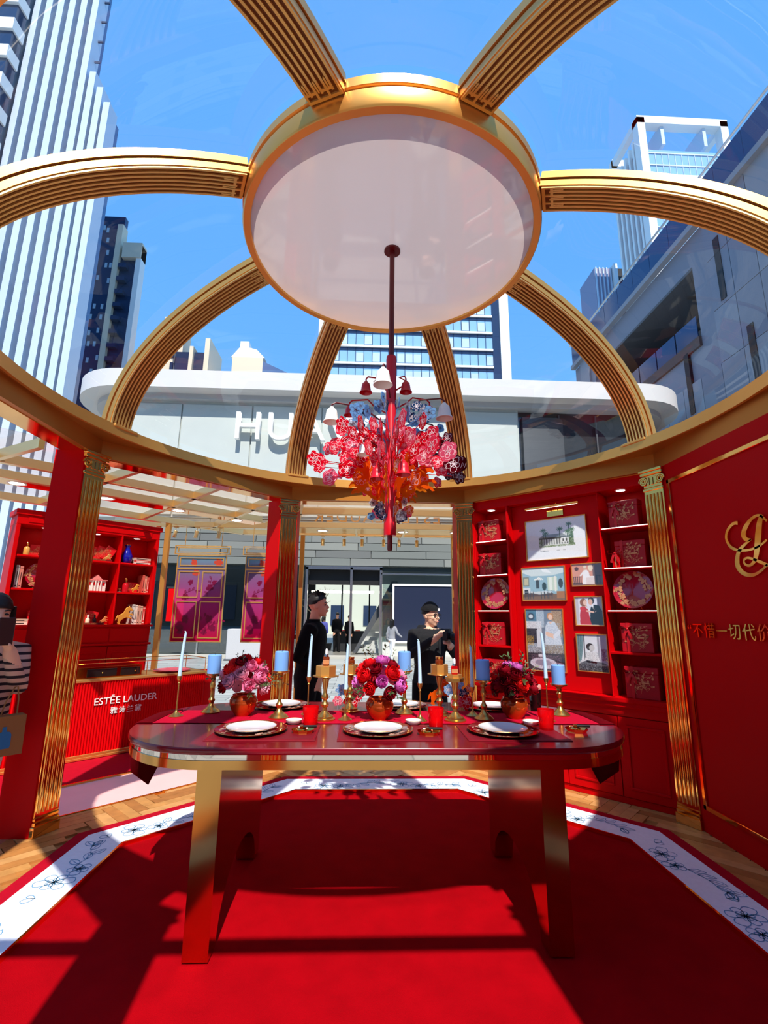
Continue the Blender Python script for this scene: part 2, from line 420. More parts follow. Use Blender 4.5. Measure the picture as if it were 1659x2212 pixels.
m = MB(); m.box(-1.95, 1.05, -2.33, -2.27, .0, .05); m.box(-1.95, -1.9, -2.33, -1.0, 0, .05); m.obj('entrance_bar', GOLD, ring)

def column_proto():
    h = 2.41; c8, s8 = cos(pi/8), sin(pi/8)
    root = link('pavilion_column', None); root.empty_display_size = .1
    x0, hw = 2.19, .085; a = (x0, -hw); b = (x0, hw)
    a2 = (x0+.2*c8, -hw-.2*s8); b2 = (x0+.2*c8, hw+.2*s8)
    m = MB(); m.prism([a, a2, (x0+.26, 0), b2, b], 0, h); m.obj('red_post', REDL, root)
    m = MB(); m.cbox(x0-.012, x0+.004, -.078, .078, .10, h-.16, .003); m.obj('pilaster', GOLDM, root)
    fl = MB()
    for q in range(7): pass
    pr = [(0, -.0085), (-.006, -.0075), (-.0095, -.004), (-.0105, 0), (-.0095, .004), (-.006, .0075), (0, .0085)]
    f = MB(); f.prism(pr[::-1], .13, h-.19); fm = f.mesh('flute', [GOLDM])
    for q in range(5): link('flute', fm, root, (x0-.011, -.056+.028*q, 0))
    m = MB(); m.cbox(x0-.03, x0+.004, -.085, .085, 0, .06, .003); m.cbox(x0-.024, x0+.004, -.08, .08, .06, .085, .004); m.cbox(x0-.018, x0+.004, -.08, .08, .085, .11, .006)
    m.obj('base', GOLDM, root)
    m = MB(); m.cbox(x0-.02, x0+.004, -.082, .082, h-.165, h-.14, .004); m.cbox(x0-.03, x0+.004, -.09, .09, h-.045, h-.02, .004); m.cbox(x0-.04, x0+.004, -.095, .095, h-.02, h, .003)
    m.cbox(x0-.016, x0+.004, -.075, .075, h-.14, h-.045, .003)
    for q in range(3): m.cbox(x0-.022, x0-.012, -.04+.03*q, -.02+.03*q, h-.12, h-.06, .003)
    cap = m.obj('capital', GOLDM, root)
    sp = []
    for i in range(26):
        t = i/25*2.2*2*pi; r = .036*(1-.8*i/25); sp.append((0, r*cos(t), r*sin(t)))
    for sgn in (-1, 1):
        v = MB(); v.tube([(x0-.022, sgn*(.068+p[1]), h-.088+p[2]) for p in sp], .007, 6); v.obj('volute', GOLDM, cap)
    return root
cp = column_proto()
clab = {0: 'gold fluted pilaster on a red post between the display shelf and the monogram wall', 1: 'gold fluted pilaster on a red post between the back opening and the display shelf',
        2: 'gold fluted pilaster on a red post between the back opening and the hanging door panels', 3: 'tall red post with gold fluted pilaster beside the red counter',
        4: 'red post with gold pilaster at the open left side of the pavilion', 5: 'red post with gold pilaster left of the entrance',
        6: 'red post with gold pilaster right of the entrance', 7: 'red post with gold pilaster at the front end of the monogram wall'}
for k in range(8):
    o = cp if k == 0 else copy_tree(cp)
    dx, dy = {1: (.01, .05), 2: (-.035, .05), 3: (-.02, -.06)}.get(k, (0, 0))
    o.location = (CX+dx, CY+dy, 0); o.rotation_euler = (0, 0, pi/8+k*pi/4); tag(o, clab[k], 'column', 'fluted columns of the pavilion')

# ------------------------------------------------------------------ dome ribs, disc, clear sheets
RA, RB, RZ = 2.06, 1.14, 2.555
def rib_pt(t, off=0.):
    """t 0 at the ring, 1 at the disc; off outwards along the normal"""
    ph = t*math.acos(.875/RA); x, z = RA*cos(ph), RB*sin(ph); nx, nz = cos(ph)/RA, sin(ph)/RB; l = sqrt(nx*nx+nz*nz)
    return x+off*nx/l, RZ+z+off*nz/l
def sweep(mb, y0, y1, o0, o1, t0=0., t1=1., k=28):
    vs = []; fs = []
    for i in range(k+1):
        t = t0+(t1-t0)*i/k
        a = rib_pt(t, o0); b = rib_pt(t, o1)
        vs += [(a[0], y0, a[1]), (a[0], y1, a[1]), (b[0], y1, b[1]), (b[0], y0, b[1])]
    for i in range(k):
        p, q = 4*i, 4*i+4
        for j in range(4): fs.append((p+j, q+j, q+(j+1) % 4, p+(j+1) % 4))
    fs += [(0, 1, 2, 3), (4*k+3, 4*k+2, 4*k+1, 4*k)]
    mb.add(vs, fs)
def rib_proto():
    root = link('dome_rib', None)
    m = MB(); sweep(m, -.088, .088, .012, .045); m.obj('rib_body', GOLD, root)
    m = MB(); sweep(m, -.082, .082, .045, .054); m.obj('shadow_gap', BRONZE, root)
    m = MB(); sweep(m, -.095, .095, .054, .095); m.obj('rib_cap', GOLD, root)
    m = MB(); sweep(m, -.080, .080, .008, .012); m.obj('groove_bed', BRONZE, root)
    for q, y in enumerate((-.078, -.052, -.026, 0, .026, .052, .078)):
        m = MB(); sweep(m, y-.0055, y+.0055, 0, .012, .0, .975 if q % 2 else .985); m.obj('reed', GOLDL, root)
    # greek key at the disc end
    m = MB()
    sweep(m, -.0835, .0835, 0, .012, .985, .993, 2)
    for y in (-.065, .013): sweep(m, y-.013, y+.013+.026, 0, .012, .965, .972, 2)
    for y in (-.065, -.013, .039): sweep(m, y-.004, y+.004, 0, .012, .94, .972, 3)
    m.obj('key_pattern', GOLDL, root)
    m = MB(); m.cbox(2.0, 2.17, -.10, .10, 2.585, 2.606, .004); m.obj('foot', GOLD, root)
    return root
rp = rib_proto()
rlab = {0: 'curved gold dome rib rising above the pilaster by the monogram wall', 1: 'curved gold dome rib rising above the back pilaster beside the display shelf', 2: 'curved gold dome rib rising above the back pilaster by the hanging panels',
        3: 'curved gold dome rib rising above the tall post by the counter', 4: 'curved gold dome rib over the open left side', 5: 'curved gold dome rib on the left of the entrance', 6: 'curved gold dome rib on the right of the entrance', 7: 'curved gold dome rib over the front of the monogram wall'}
for k in range(8):
    o = rp if k == 0 else copy_tree(rp)
    o.location = (CX, CY, 0); o.rotation_euler = (0, 0, pi/8+k*pi/4); tag(o, rlab[k], 'dome rib', 'ribs of the dome')
dg = thing('dome_glazing', 'clear wavy plastic sheets stretched over the gold dome ribs', 'glazing', (CX, CY, 2.6))
for k in range(8):
    m = MB(); vs = []; fs = []; nt_, na = 14, 8
    for i in range(nt_+1):
        r, z = rib_pt(i/nt_*.985+.012, .106)
        for j in range(na+1):
            a = pi/4*j/na; vs.append((r*cos(a), r*sin(a), z-2.6))
    for i in range(nt_):
        for j in range(na): p = i*(na+1)+j; fs.append((p, p+1, p+na+2, p+na+1))
    m.add(vs, fs); m.obj('clear_sheet', DOMEG, dg, (0, 0, 0), pi/8+k*pi/4, 180)
def disc_mat():
    m = bpy.data.materials.new('stretched_white_film'); m.use_nodes = True; nt = m.node_tree; nt.nodes.clear()
    o = nt.nodes.new('ShaderNodeOutputMaterial'); p = nt.nodes.new('ShaderNodeBsdfPrincipled'); t = nt.nodes.new('ShaderNodeBsdfTranslucent'); x = nt.nodes.new('ShaderNodeMixShader')
    p.inputs['Base Color'].default_value = (*lin((214, 200, 196)), 1); p.inputs['Roughness'].default_value = .04; p.inputs['IOR'].default_value = 1.95
    t.inputs[0].default_value = (*lin((232, 218, 212)), 1); x.inputs[0].default_value = .22
    nt.links.new(p.outputs[0], x.inputs[1]); nt.links.new(t.outputs[0], x.inputs[2]); nt.links.new(x.outputs[0], o.inputs[0]); return m
dc = thing('ceiling_disc', 'large round white ceiling disc with a gold rim at the crown of the dome', 'ceiling panel', (CX, CY, 3.5))
m = MB(); m.lathe([(.838, .012), (.842, 0), (.878, 0), (.885, .01), (.885, .10), (.872, .104), (.872, .112), (.892, .116), (.892, .165), (.838, .165), (.838, .012)], 96); m.obj('gold_rim', GOLD, dc)
m = MB(); m.lathe([(0, .012), (.3, .0125), (.6, .0125), (.839, .013)], 96); m.obj('white_film', disc_mat(), dc)

# ------------------------------------------------------------------ right wall with gold frame and monogram
wr = struct('wall_right', 'red wall panel with a mirror gold frame, gold monogram and quotation', 'wall', fr('E', 0, 2.05), fa('E'))
m = MB(); m.box(-.775, .775, .0, .18, 0, 2.41); m.obj('panel', REDP, wr)
for nm, b in (('frame_strip', (-.715, -.685, .14, 2.29)), ('frame_strip', (.685, .715, .14, 2.29)), ('frame_strip', (-.715, .715, 2.26, 2.29)), ('frame_strip', (-.715, .715, .14, .17))):
    m = MB(); m.cbox(b[0], b[1], -.014, .0, b[2], b[3], .003); m.obj(nm, GOLDM, wr)
def stroke(mb, pts, ws, d=.012, k=10):
    """smooth swelling stroke in the x,z plane of the wall"""
    P = [Vector((p[0], 0, p[1])) for p in pts]; n = len(P); out = []; wo = []
    for i in range(n-1):
        p0, p1, p2, p3 = P[max(i-1, 0)], P[i], P[i+1], P[min(i+2, n-1)]
        for j in range(k):
            t = j/k; q = .5*((2*p1)+(p2-p0)*t+(2*p0-5*p1+4*p2-p3)*t*t+(3*p1-p0-3*p2+p3)*t**3); out.append(q); wo.append(ws[i]+(ws[i+1]-ws[i])*t)
    out.append(P[-1]); wo.append(ws[-1]); vs = []; fs = []
    for i, p in enumerate(out):
        t = (out[min(i+1, len(out)-1)]-out[max(i-1, 0)]).normalized(); sd = Vector((-t.z, 0, t.x)); w = wo[i]*.5
        for y in (0, -d): vs += [tuple(p+sd*w+Vector((0, y, 0))), tuple(p-sd*w+Vector((0, y, 0)))]
    for i in range(len(out)-1):
        a, b = 4*i, 4*i+4; fs += [(a+2, a+3, b+3, b+2), (a, b, b+1, a+1), (a, a+2, b+2, b), (a+1, b+1, b+3, a+3)]
    fs += [(0, 1, 3, 2), (4*len(out)-4, 4*len(out)-2, 4*len(out)-1, 4*len(out)-3)]
    mb.add(vs, fs)
lg = MB()     # script E entwined with L, in wall metres
stroke(lg, [(.10, 1.83), (.055, 1.87), (.0, 1.862), (-.05, 1.825), (-.075, 1.785), (-.06, 1.755), (-.025, 1.748)], [.012, .014, .018, .03, .034, .026, .008])
stroke(lg, [(-.025, 1.748), (-.07, 1.73), (-.125, 1.695), (-.15, 1.64), (-.145, 1.60), (-.11, 1.565), (-.05, 1.552), (.01, 1.57), (.06, 1.60)], [.008, .016, .024, .036, .034, .026, .018, .014, .012])
stroke(lg, [(-.105, 1.858), (-.14, 1.86), (-.19, 1.83), (-.21, 1.785), (-.19, 1.735), (-.14, 1.705), (-.06, 1.693), (.02, 1.703), (.08, 1.73)], [.022, .018, .018, .018, .018, .016, .013, .012, .012])
stroke(lg, [(.075, 1.87), (.05, 1.83), (.03, 1.77), (.012, 1.71), (-.008, 1.655), (-.03, 1.622), (-.065, 1.606), (-.095, 1.618), (-.098, 1.64), (-.075, 1.65), (-.04, 1.642), (.02, 1.615), (.08, 1.59), (.14, 1.60)], [.02, .036, .042, .040, .032, .02, .014, .014, .014, .012, .014, .018, .018, .012])
lg.obj('monogram', GOLDM, wr, (0, -.001, 0))
tm = text_mesh('“不惜一切代价', .1, .012, 1.14, 'LEFT', [GOLDM]); link('quotation', tm, wr, (-.665, -.008, 1.232), (pi/2, 0, 0))
wl_ = struct('wall_front', 'plain red wall panel at the front right of the pavilion', 'wall', fr('SE', 0, 2.05), fa('SE'))
m = MB(); m.box(-.775, .775, 0, .18, 0, 2.41); m.obj('panel', REDP, wl_)

# ------------------------------------------------------------------ display shelf wall (north-east side)
ds = thing('display_shelf', 'red built-in display wall with two columns of niches and panelled doors below', 'shelf unit', fr('NE', 0, 2.12), fa('NE'))
DEP = .23
def dbox(nm, x0, x1, y0, y1, z0, z1, mat=REDL, c=.003, par=ds):
    m = MB(); m.cbox(x0, x1, y0, y1, z0, z1, c); return m.obj(nm, mat, par)
dbox('back_panel', -.80, .77, DEP, DEP+.05, 0, 2.41)
dbox('centre_panel', -.43, .38, .09, DEP+.01, .73, 2.33)
dbox('header', -.80, .77, 0, DEP, 2.33, 2.41)
for x0, x1 in ((-.80, -.785), (-.45, -.43), (.38, .39), (.757, .77)): dbox('stile', x0, x1, 0, DEP, .73, 2.33)
SHZ = (2.02, 1.70, 1.372, 1.06)
for side, (x0, x1) in enumerate(((-.785, -.45), (.39, .757))):
    for q, z in enumerate(SHZ):
        sh = dbox('shelf', x0, x1, .002, DEP, z-.018, z)
        if q < 3: dbox('led_strip', x0+.01, x1-.01, -.002, .006, z-.008, z-.002, LEDS, .001, sh)
    dl = MB(); dl.lathe([(0, -.004), (.034, -.004)], 20); lm = dl.mesh('x', [LAMP])
    d2 = MB(); d2.lathe([(.034, -.005), (.042, -.005), (.044, 0), (.034, 0), (.034, -.005)], 20)
    r_ = d2.obj('downlight', WHITE, ds, ((x0+x1)/2-.02, .07, 2.33)); link('lens', lm, r_)
# moulded ledge and lower doors
m = MB(); m.prism([(-.045, .73), (-.045, .705), (-.03, .695), (-.03, .67), (-.012, .655), (-.012, .615), (0, .60), (DEP, .60), (DEP, .73)][::-1], -.80, .77, 'x'); m.obj('ledge', REDL, ds)
dbox('plinth', -.80, .77, .012, DEP, 0, .045)
def panel_door(par, x0, x1, z0, z1, y=0., mat=REDL, name='door', mw=.018, ins=.055):
    m = MB(); m.cbox(x0+.003, x1-.003, y, y+.02, z0, z1, .002); d = m.obj(name, mat, par)
    m = MB(); a0, a1, b0, b1 = x0+ins, x1-ins, z0+ins, z1-ins
    for q in ((a0, a1, b0, b0+mw), (a0, a1, b1-mw, b1), (a0, a0+mw, b0+mw, b1-mw), (a1-mw, a1, b0+mw, b1-mw)): m.cbox(q[0], q[1], y-.008, y, q[2], q[3], .003)
    m.obj('moulding', mat, d); return d
dbox('carcass', -.80, .77, .02, DEP, .045, .60)
for x0, x1 in ((-.80, -.40), (-.40, .0), (.0, .40), (.40, .77)): panel_door(ds, x0, x1, .05, .595)

# ------------------------------------------------------------------ gift boxes, plates
REDG = M('gift_box_paper', (178, 10, 26), .4, 0, .4)
GOLDP = M('gold_foil_print', (226, 154, 104), .35, .5)
RIBB = M('red_satin_ribbon', (196, 14, 24), .35, 0, .5)
def vine_mesh(w, h, seed, dens=6, lw=.0022, fl=.012, mat=GOLDP, disc=False, r0=0.):
    m = MB(); rr = random.Random(seed); d = Draw(m, lambda u, v: (u, 0, v), (0, -1, 0), lw)
    for q in range(dens):
        if disc:
            a = 2*pi*q/dens+rr.uniform(-.1, .1); rad_ = w/2*rr.uniform(r0, .86); x, y = rad_*cos(a), rad_*sin(a); aa = a+pi/2; L = w*.22
            for t in range(3):
                fx, fy = (rad_+rr.uniform(-.02, .02))*cos(a+t*.12), (rad_+rr.uniform(-.02, .02))*sin(a+t*.12)
                if sqrt(fx*fx+fy*fy) < w*.47: d.flower(fx, fy, fl*rr.uniform(.7, 1.1), 5, rr.uniform(0, 6), True)
            x1 = x
            if sqrt(x*x+y*y) < w*.4: d.branch(x, y, aa, L*.6, rr, fl*.9, True, 1.)
        else:
            x, y = rr.uniform(-w*.4, w*.4), rr.uniform(-h*.42, h*.3); a = rr.uniform(.2, pi-.2)
            pts = [(x, y)]; xx, yy = x, y
            for i in range(9):
                a += rr.uniform(-.5, .5); nx_, ny_ = xx+cos(a)*h*.06, yy+sin(a)*h*.06
                if abs(nx_) > w*.45 or abs(ny_) > h*.45: break
                xx, yy = nx_, ny_; pts.append((xx, yy))
                if i % 2: d.leaf(xx, yy, a+rr.choice((-1, 1)), fl*1.1, True) if abs(xx) < w*.42 and abs(yy) < h*.4 else None
            d.line(pts)
            if abs(xx) < w*.43 and abs(yy) < h*.43: d.flower(xx, yy, fl, 5, rr.uniform(0, 6), True)
    return m.mesh('floral_print', [mat], 0)
VINES = [vine_mesh(.19, .20, 40+k, 24, .0016, .0085) for k in range(3)]
def bow_mesh():
    m = MB()
    for sg in (-1, 1):
        lp = [(0, 0, 0), (sg*.02, -.012, .018), (sg*.045, -.016, .026), (sg*.055, -.01, .012), (sg*.045, -.006, -.002), (sg*.02, -.006, -.002), (0, 0, 0)]
        vs = []; fs = []
        for i, p in enumerate(lp):
            wv = .010+.008*sin(pi*i/6); vs += [(p[0], p[1]-wv*.3, p[2]), (p[0], p[1]+wv, p[2]-.002)]
        for i in range(6): fs.append((2*i, 2*i+1, 2*i+3, 2*i+2))
        m.add(vs, fs)
        tl = [(0, -.008, 0), (sg*.012, -.012, -.025), (sg*.026, -.01, -.055), (sg*.030, -.008, -.075)]
        m.ribbon(tl, .018, (0, -1, 0))
    m.sphere((0, -.010, 0), .010, 10, 6, (1, .8, .9)); return m.mesh('bow', [RIBB])
BOW = bow_mesh()
def gift_box(label, s, z, n, w=.215, h=.205, d=.10, rz=0., seed=0, bow=True, side='NE'):
    g = thing('gift_box', label, 'gift box', fr(side, s, n, z), fa(side)+rz, 'red gift boxes in the display niches')
    m = MB(); m.cbox(-w/2, w/2, 0, d, 0, h*.80, .004); m.obj('box_base', REDG, g)
    m = MB(); m.cbox(-w/2-.003, w/2+.003, -.003, d+.003, h*.80, h, .004); m.obj('lid', REDG, g)
    m = MB(); x = -w*.27
    m.box(x-.011, x+.011, -.0055, 0, 0, h+.002); m.box(x-.011, x+.011, -.0055, d+.004, h, h+.003); m.obj('ribbon', RIBB, g)
    if bow: link('bow', BOW, g, (x, -.006, h*.80))
    tag(link('floral_print', VINES[seed % 3], g, (0, -.0048, h*.5), None), kind='stuff')
    m = MB(); m.cbox(-.002+w*.02, .05+w*.02, -.008, -.003, h*.48, h*.53, .001); m.obj('label_plate', GOLDP, g)
    return g
def plate_on_stand(label, s, z, n, r=.147, side='NE', rz=0, group='display plates on gold stands'):
    g = thing('display_plate', label, 'plate', fr(side, s, n, z), fa(side)+rz, group)
    tl = link('tilt', None, g) if False else None
    m = MB(); m.T = Matrix.Translation((0, .0, r+.008)) @ Matrix.Rotation(-rad(12), 4, 'X') @ Matrix.Rotation(pi/2, 4, 'X')
    m.lathe([(0, 0), (.6*r, 0), (.66*r, .004), (r, .014), (r*.995, .018), (.64*r, .008), (0, .005)], 48); m.obj('dish', PLATER, g)
    pr = tag(link('floral_print', PLATEV, g, (0, -.0175*cos(rad(12)), r+.010), (-rad(12), 0, 0)), kind='stuff')
    st = MB()
    for sg in (-1, 1):
        st.tube([(sg*.045, -.035, .016), (sg*.045, -.030, .004), (sg*.045, .0, .004), (sg*.04, .045, .005), (sg*.02, .05, .06), (0, .045, .12)], .0028, 6)
    st.obj('stand', GOLDM, g); return g
def plate_print():
    m = vine_mesh(.29, .29, 9, 11, .0024, .017, GOLDP, True, .62); return m
PLATEV = plate_print()
nb = 2.155
gift_box('red gift box with a loose bow in the top niche beside the back opening', -.655, SHZ[0], nb, rz=.12, seed=0)
gift_box('red gift box with pale bow in the second niche beside the back opening', -.65, SHZ[1], nb, rz=.16, seed=1)
plate_on_stand('crimson floral plate on a gold stand in the niche beside the back opening', -.625, SHZ[2], 2.20, rz=.05)
gift_box('red gift box with bow in the fourth niche down beside the back opening', -.645, SHZ[3], nb, rz=.12, seed=2)
gift_box('red gift box in the lowest niche beside the back opening, behind the blue candle', -.64, .73, nb, rz=.1, seed=0)
gift_box('red gift box with a big bow in the top niche under the right downlight', .565, SHZ[0], nb, .225, .215, rz=-.06, seed=1)
gift_box('red gift box behind a small ribboned carton in the second right niche', .585, SHZ[1], nb+.02, .225, .215, rz=-.04, seed=2, bow=False)
g = thing('small_carton', 'small red ribboned carton in front of the gift box in the second right niche', 'box', fr('NE', .485, nb-.02, SHZ[1]), fa('NE'))
m = MB(); m.cbox(-.026, .026, 0, .03, 0, .11, .002); m.obj('carton', REDL, g); link('bow', BOW, g, (0, -.004, .115)); m = MB(); m.box(-.004, .004, -.002, 0, 0, .11); m.obj('ribbon', GOLDP, g)
plate_on_stand('crimson floral plate on a gold stand in the third right niche', .575, SHZ[2], 2.20)
gift_box('red gift box in the fourth right niche below the plate', .58, SHZ[3], nb, .225, .215, rz=-.05, seed=0)
gift_box('red gift box in the lowest right niche above the ledge', .585, .73, nb, .235, .225, rz=-.06, seed=1)

# ------------------------------------------------------------------ framed pictures (flat prints painted face by face)
def paint(w, h, nx, ny, ops, seed=0, grain=.012):
    """a print: rows of small flat cells coloured by a list of drawn shapes, u to the right, v upwards, both 0..1"""
    rg = np.random.default_rng(seed); u, v = np.meshgrid((np.arange(nx)+.5)/nx, (np.arange(ny)+.5)/ny); img = np.ones((ny, nx, 3))*255.
    for op in ops:
        k = op[0]; col = np.array(op[-1], float)
        if k == 'r': ms = (u >= op[1]) & (u <= op[2]) & (v >= op[3]) & (v <= op[4])
        elif k == 'e': ms = ((u-op[1])/op[3])**2+((v-op[2])/op[4])**2 <= 1
        elif k == 'p':
            P = op[1]; ms = np.zeros_like(u, bool); j = len(P)-1
            for i in range(len(P)):
                xi, yi = P[i]; xj, yj = P[j]
                ms ^= ((yi > v) != (yj > v)) & (u < (xj-xi)*(v-yi)/(yj-yi+1e-9)+xi); j = i
        elif k == 'l':
            (x0, y0), (x1, y1), t = op[1], op[2], op[3]; dx, dy = x1-x0, y1-y0; tt = np.clip(((u-x0)*dx+(v-y0)*dy)/(dx*dx+dy*dy), 0, 1)
            ms = np.hypot(u-x0-tt*dx, v-y0-tt*dy) < t
        elif k == 'n':
            ms = (u >= op[1]) & (u <= op[2]) & (v >= op[3]) & (v <= op[4]) & (rg.random(u.shape) < op[5])
        elif k == 'g':
            t = v[..., None] if op[1] == 'v' else u[..., None]; img = np.array(op[2], float)*(1-t)+col*t; continue
        img[ms] = col
    pad = np.pad(img, ((1, 1), (1, 1), (0, 0)), 'edge'); img = sum(pad[i:i+ny, j:j+nx]*wt for i, j, wt in ((1, 1, .4), (0, 1, .12), (2, 1, .12), (1, 0, .12), (1, 2, .12), (0, 0, .03), (0, 2, .03), (2, 0, .03), (2, 2, .03)))
    img = np.clip(img*(1+grain*rg.standard_normal((ny, nx, 1))), 0, 255)/255
    me = bpy.data.meshes.new('print'); X = (np.arange(nx+1)/nx-.5)*w; Z = np.arange(ny+1)/ny*h
    vs = [(x, 0, z) for z in Z for x in X]; fs = [(j*(nx+1)+i, j*(nx+1)+i+1, (j+1)*(nx+1)+i+1, (j+1)*(nx+1)+i) for j in range(ny) for i in range(nx)]
    me.from_pydata(vs, [], fs); at = me.color_attributes.new('Col', 'BYTE_COLOR', 'CORNER')
    L = np.where(img <= .04045, img/12.92, ((img+.055)/1.055)**2.4); c = np.concatenate([L, np.ones((ny, nx, 1))], 2).reshape(-1, 4)
    at.data.foreach_set('color', np.repeat(c, 4, 0).ravel().astype(np.float32)); me.materials.append(PRINT); return me
PRINT = M('printed_paper', (255, 255, 255), .25, 0, .5, coat=.3); _n = PRINT.node_tree; _a = _n.nodes.new('ShaderNodeVertexColor'); _a.layer_name = 'Col'
_n.links.new(_a.outputs[0], _n.nodes['Principled BSDF'].inputs['Base Color'])
def picture(label, s, z, w, h, ops, seed, nx, name='framed_picture', side='NE', n=2.12+.09):
    g = thing(name, label, 'picture', fr(side, s, n, z), fa(side), 'framed pictures on the display wall')
    nx = int(nx*1.4); ny = int(nx*h/w); link('print', paint(w-.012, h-.012, nx, ny, ops, seed), g, (0, -.016, .006))
    f = .008
    for b in ((-w/2, w/2, 0, f), (-w/2, w/2, h-f, h), (-w/2, -w/2+f, f, h-f), (w/2-f, w/2, f, h-f)):
        m = MB(); m.cbox(b[0], b[1], -.024, -.002, b[2], b[3], .002); m.obj('frame_rail', GOLD, g)
    m = MB(); m.box(-w/2+.004, w/2-.004, -.014, 0, .004, h-.004); m.obj('backing', WHITE, g)
    m = MB(); m.add([(-w/2+f, -.018, f), (w/2-f, -.018, f), (w/2-f, -.018, h-f), (-w/2+f, -.018, h-f)], [(0, 1, 2, 3)]); m.obj('pane', GLASSC, g, smooth=0)
    return g
house = [('r', 0, 1, 0, 1, (244, 244, 242)), ('n', .22, .82, .30, .36, .7, (120, 140, 96)), ('r', .24, .78, .34, .54, (226, 228, 220)), ('r', .22, .80, .50, .545, (70, 74, 70)), ('p', [(.22, .54), (.30, .62), (.62, .62), (.70, .54)], (150, 154, 150))]
for i in range(12): house += [('r', .26+i*.043, .275+i*.043, .36, .50, (110, 112, 104) if i % 2 else (60, 66, 60))]
house += [('r', .60, .76, .40, .52, (240, 240, 236))]
for i in range(3): house += [('r', .62+i*.05, .645+i*.05, .42, .49, (90, 96, 88))]
for (px, py) in ((.30, .74), (.34, .66), (.58, .74), (.73, .84), (.77, .70), (.70, .66)):
    house += [('l', (px, .52), (px, py), .006, (70, 84, 60))]
    for a in range(8): house += [('l', (px, py), (px+.05*cos(a*.8), py+.05*sin(a*.8)-.01), .007, (86, 116, 74))]
house += [('n', .72, .80, .33, .66, .8, (92, 118, 78)), ('n', .22, .30, .33, .5, .6, (104, 128, 84)), ('l', (.24, .22), (.38, .21), .006, (90, 90, 90)), ('l', (.52, .21), (.56, .21), .005, (150, 150, 150)), ('l', (.62, .21), (.66, .21), .005, (150, 150, 150))]
picture('large framed drawing of a white columned house with palm trees under the picture light', -.018, 1.805, .552, .368, house, 1, 110)
room = [('r', 0, 1, 0, 1, (152, 186, 196)), ('p', [(0, 1), (1, 1), (1, .82), (.72, .74), (.22, .74), (0, .86)], (214, 226, 222)), ('p', [(.45, 1), (.55, 1), (.72, .8), (.5, .86)], (240, 244, 240)), ('r', .60, .82, .28, .70, (206, 220, 196)), ('r', .64, .70, .30, .68, (236, 242, 226)), ('r', .76, .80, .26, .72, (240, 236, 220)),
        ('r', .02, .16, .44, .72, (120, 128, 110)), ('r', .04, .14, .47, .69, (196, 190, 150)), ('r', 0, .18, .2, .38, (220, 224, 220)), ('r', .04, .13, .2, .33, (40, 34, 30)), ('r', .33, .40, .36, .62, (60, 62, 60)), ('e', .52, .42, .05, .12, (44, 60, 52)), ('r', 0, 1, 0, .18, (128, 92, 60)), ('p', [(.02, .2), (.5, .26), (.72, .2), (.7, .14), (.0, .1)], (92, 60, 40)), ('p', [(.12, .25), (.55, .28), (.72, .22), (.4, .17)], (208, 214, 210)),
        ('r', .80, .98, .05, .26, (176, 112, 52)), ('e', .9, .5, .05, .14, (60, 66, 58))]
for i in range(9): room += [('l', (.40, .70), (.31+i*.024, .62+.03*(i % 2)), .006, (248, 246, 232)), ('e', .30+i*.024, .63+.02*(i % 2), .012, .02, (255, 252, 240))]
for x in (.06, .18, .44, .52, .62): room += [('l', (x, .05), (x, .28), .008, (44, 44, 46)), ('l', (x+.07, .05), (x+.07, .28), .008, (60, 60, 62)), ('l', (x, .26), (x+.07, .26), .01, (220, 226, 226))]
picture('framed photograph of a pale blue dining room with a chandelier', -.152, 1.453, .402, .298, room, 2, 90)
hall = [('r', 0, 1, 0, 1, (222, 150, 124)), ('r', .68, 1, 0, 1, (116, 88, 84)), ('r', 0, 1, 0, .14, (120, 80, 64)), ('e', .16, .78, .07, .09, (90, 44, 34)), ('e', .62, .80, .08, .14, (240, 220, 190)), ('p', [(.33, .05), (.62, .05), (.56, .62), (.50, .72), (.40, .72), (.36, .60)], (246, 240, 236)), ('e', .44, .80, .05, .09, (222, 172, 140)), ('e', .44, .86, .055, .06, (232, 214, 190)), ('l', (.38, .62), (.28, .46), .03, (244, 238, 234)), ('r', .46, .72, .05, .40, (232, 214, 206)), ('r', .46, .72, .36, .42, (250, 244, 240))]
for i in range(5): hall += [('l', (.05+i*.06, .08), (.05+i*.06, .42), .010, (66, 38, 32)), ('l', (.05+i*.06, .40), (.10+i*.06, .40), .012, (66, 38, 32))]
for i in range(2): hall += [('l', (.80+i*.1, .08), (.80+i*.1, .45), .012, (54, 40, 40)), ('l', (.80, .42), (.92, .42), .012, (54, 40, 40))]
picture('small framed photograph of a woman in a white gown beside a dining table', .233, 1.567, .262, .192, hall, 3, 70)
dance = [('r', 0, 1, 0, 1, (226, 224, 232)), ('r', 0, .12, 0, 1, (196, 190, 196)), ('r', .82, 1, .0, 1, (182, 180, 186)), ('p', [(.5, .02), (.56, .6), (.66, .72), (.86, .70), (.97, .5), (.98, .02)], (16, 16, 18)), ('p', [(.14, .02), (.16, .42), (.22, .62), (.34, .66), (.46, .56), (.50, .32), (.56, .02)], (196, 18, 26)), ('e', .26, .58, .09, .08, (214, 30, 36)), ('p', [(.34, .66), (.40, .74), (.46, .62)], (228, 180, 158)),
         ('e', .31, .80, .13, .14, (150, 86, 52)), ('e', .37, .79, .07, .10, (238, 194, 172)), ('e', .60, .86, .11, .12, (52, 44, 42)), ('e', .57, .82, .08, .11, (226, 176, 152)), ('p', [(.60, .72), (.68, .72), (.66, .56)], (240, 240, 240)), ('l', (.42, .5), (.66, .46), .03, (232, 186, 164)), ('e', .72, .52, .05, .06, (236, 190, 168)), ('l', (.70, .5), (.80, .62), .035, (22, 22, 24))]
picture('framed photograph of a dancing couple, red dress and black suit', .226, 1.247, .232, .24, dance, 4, 70)
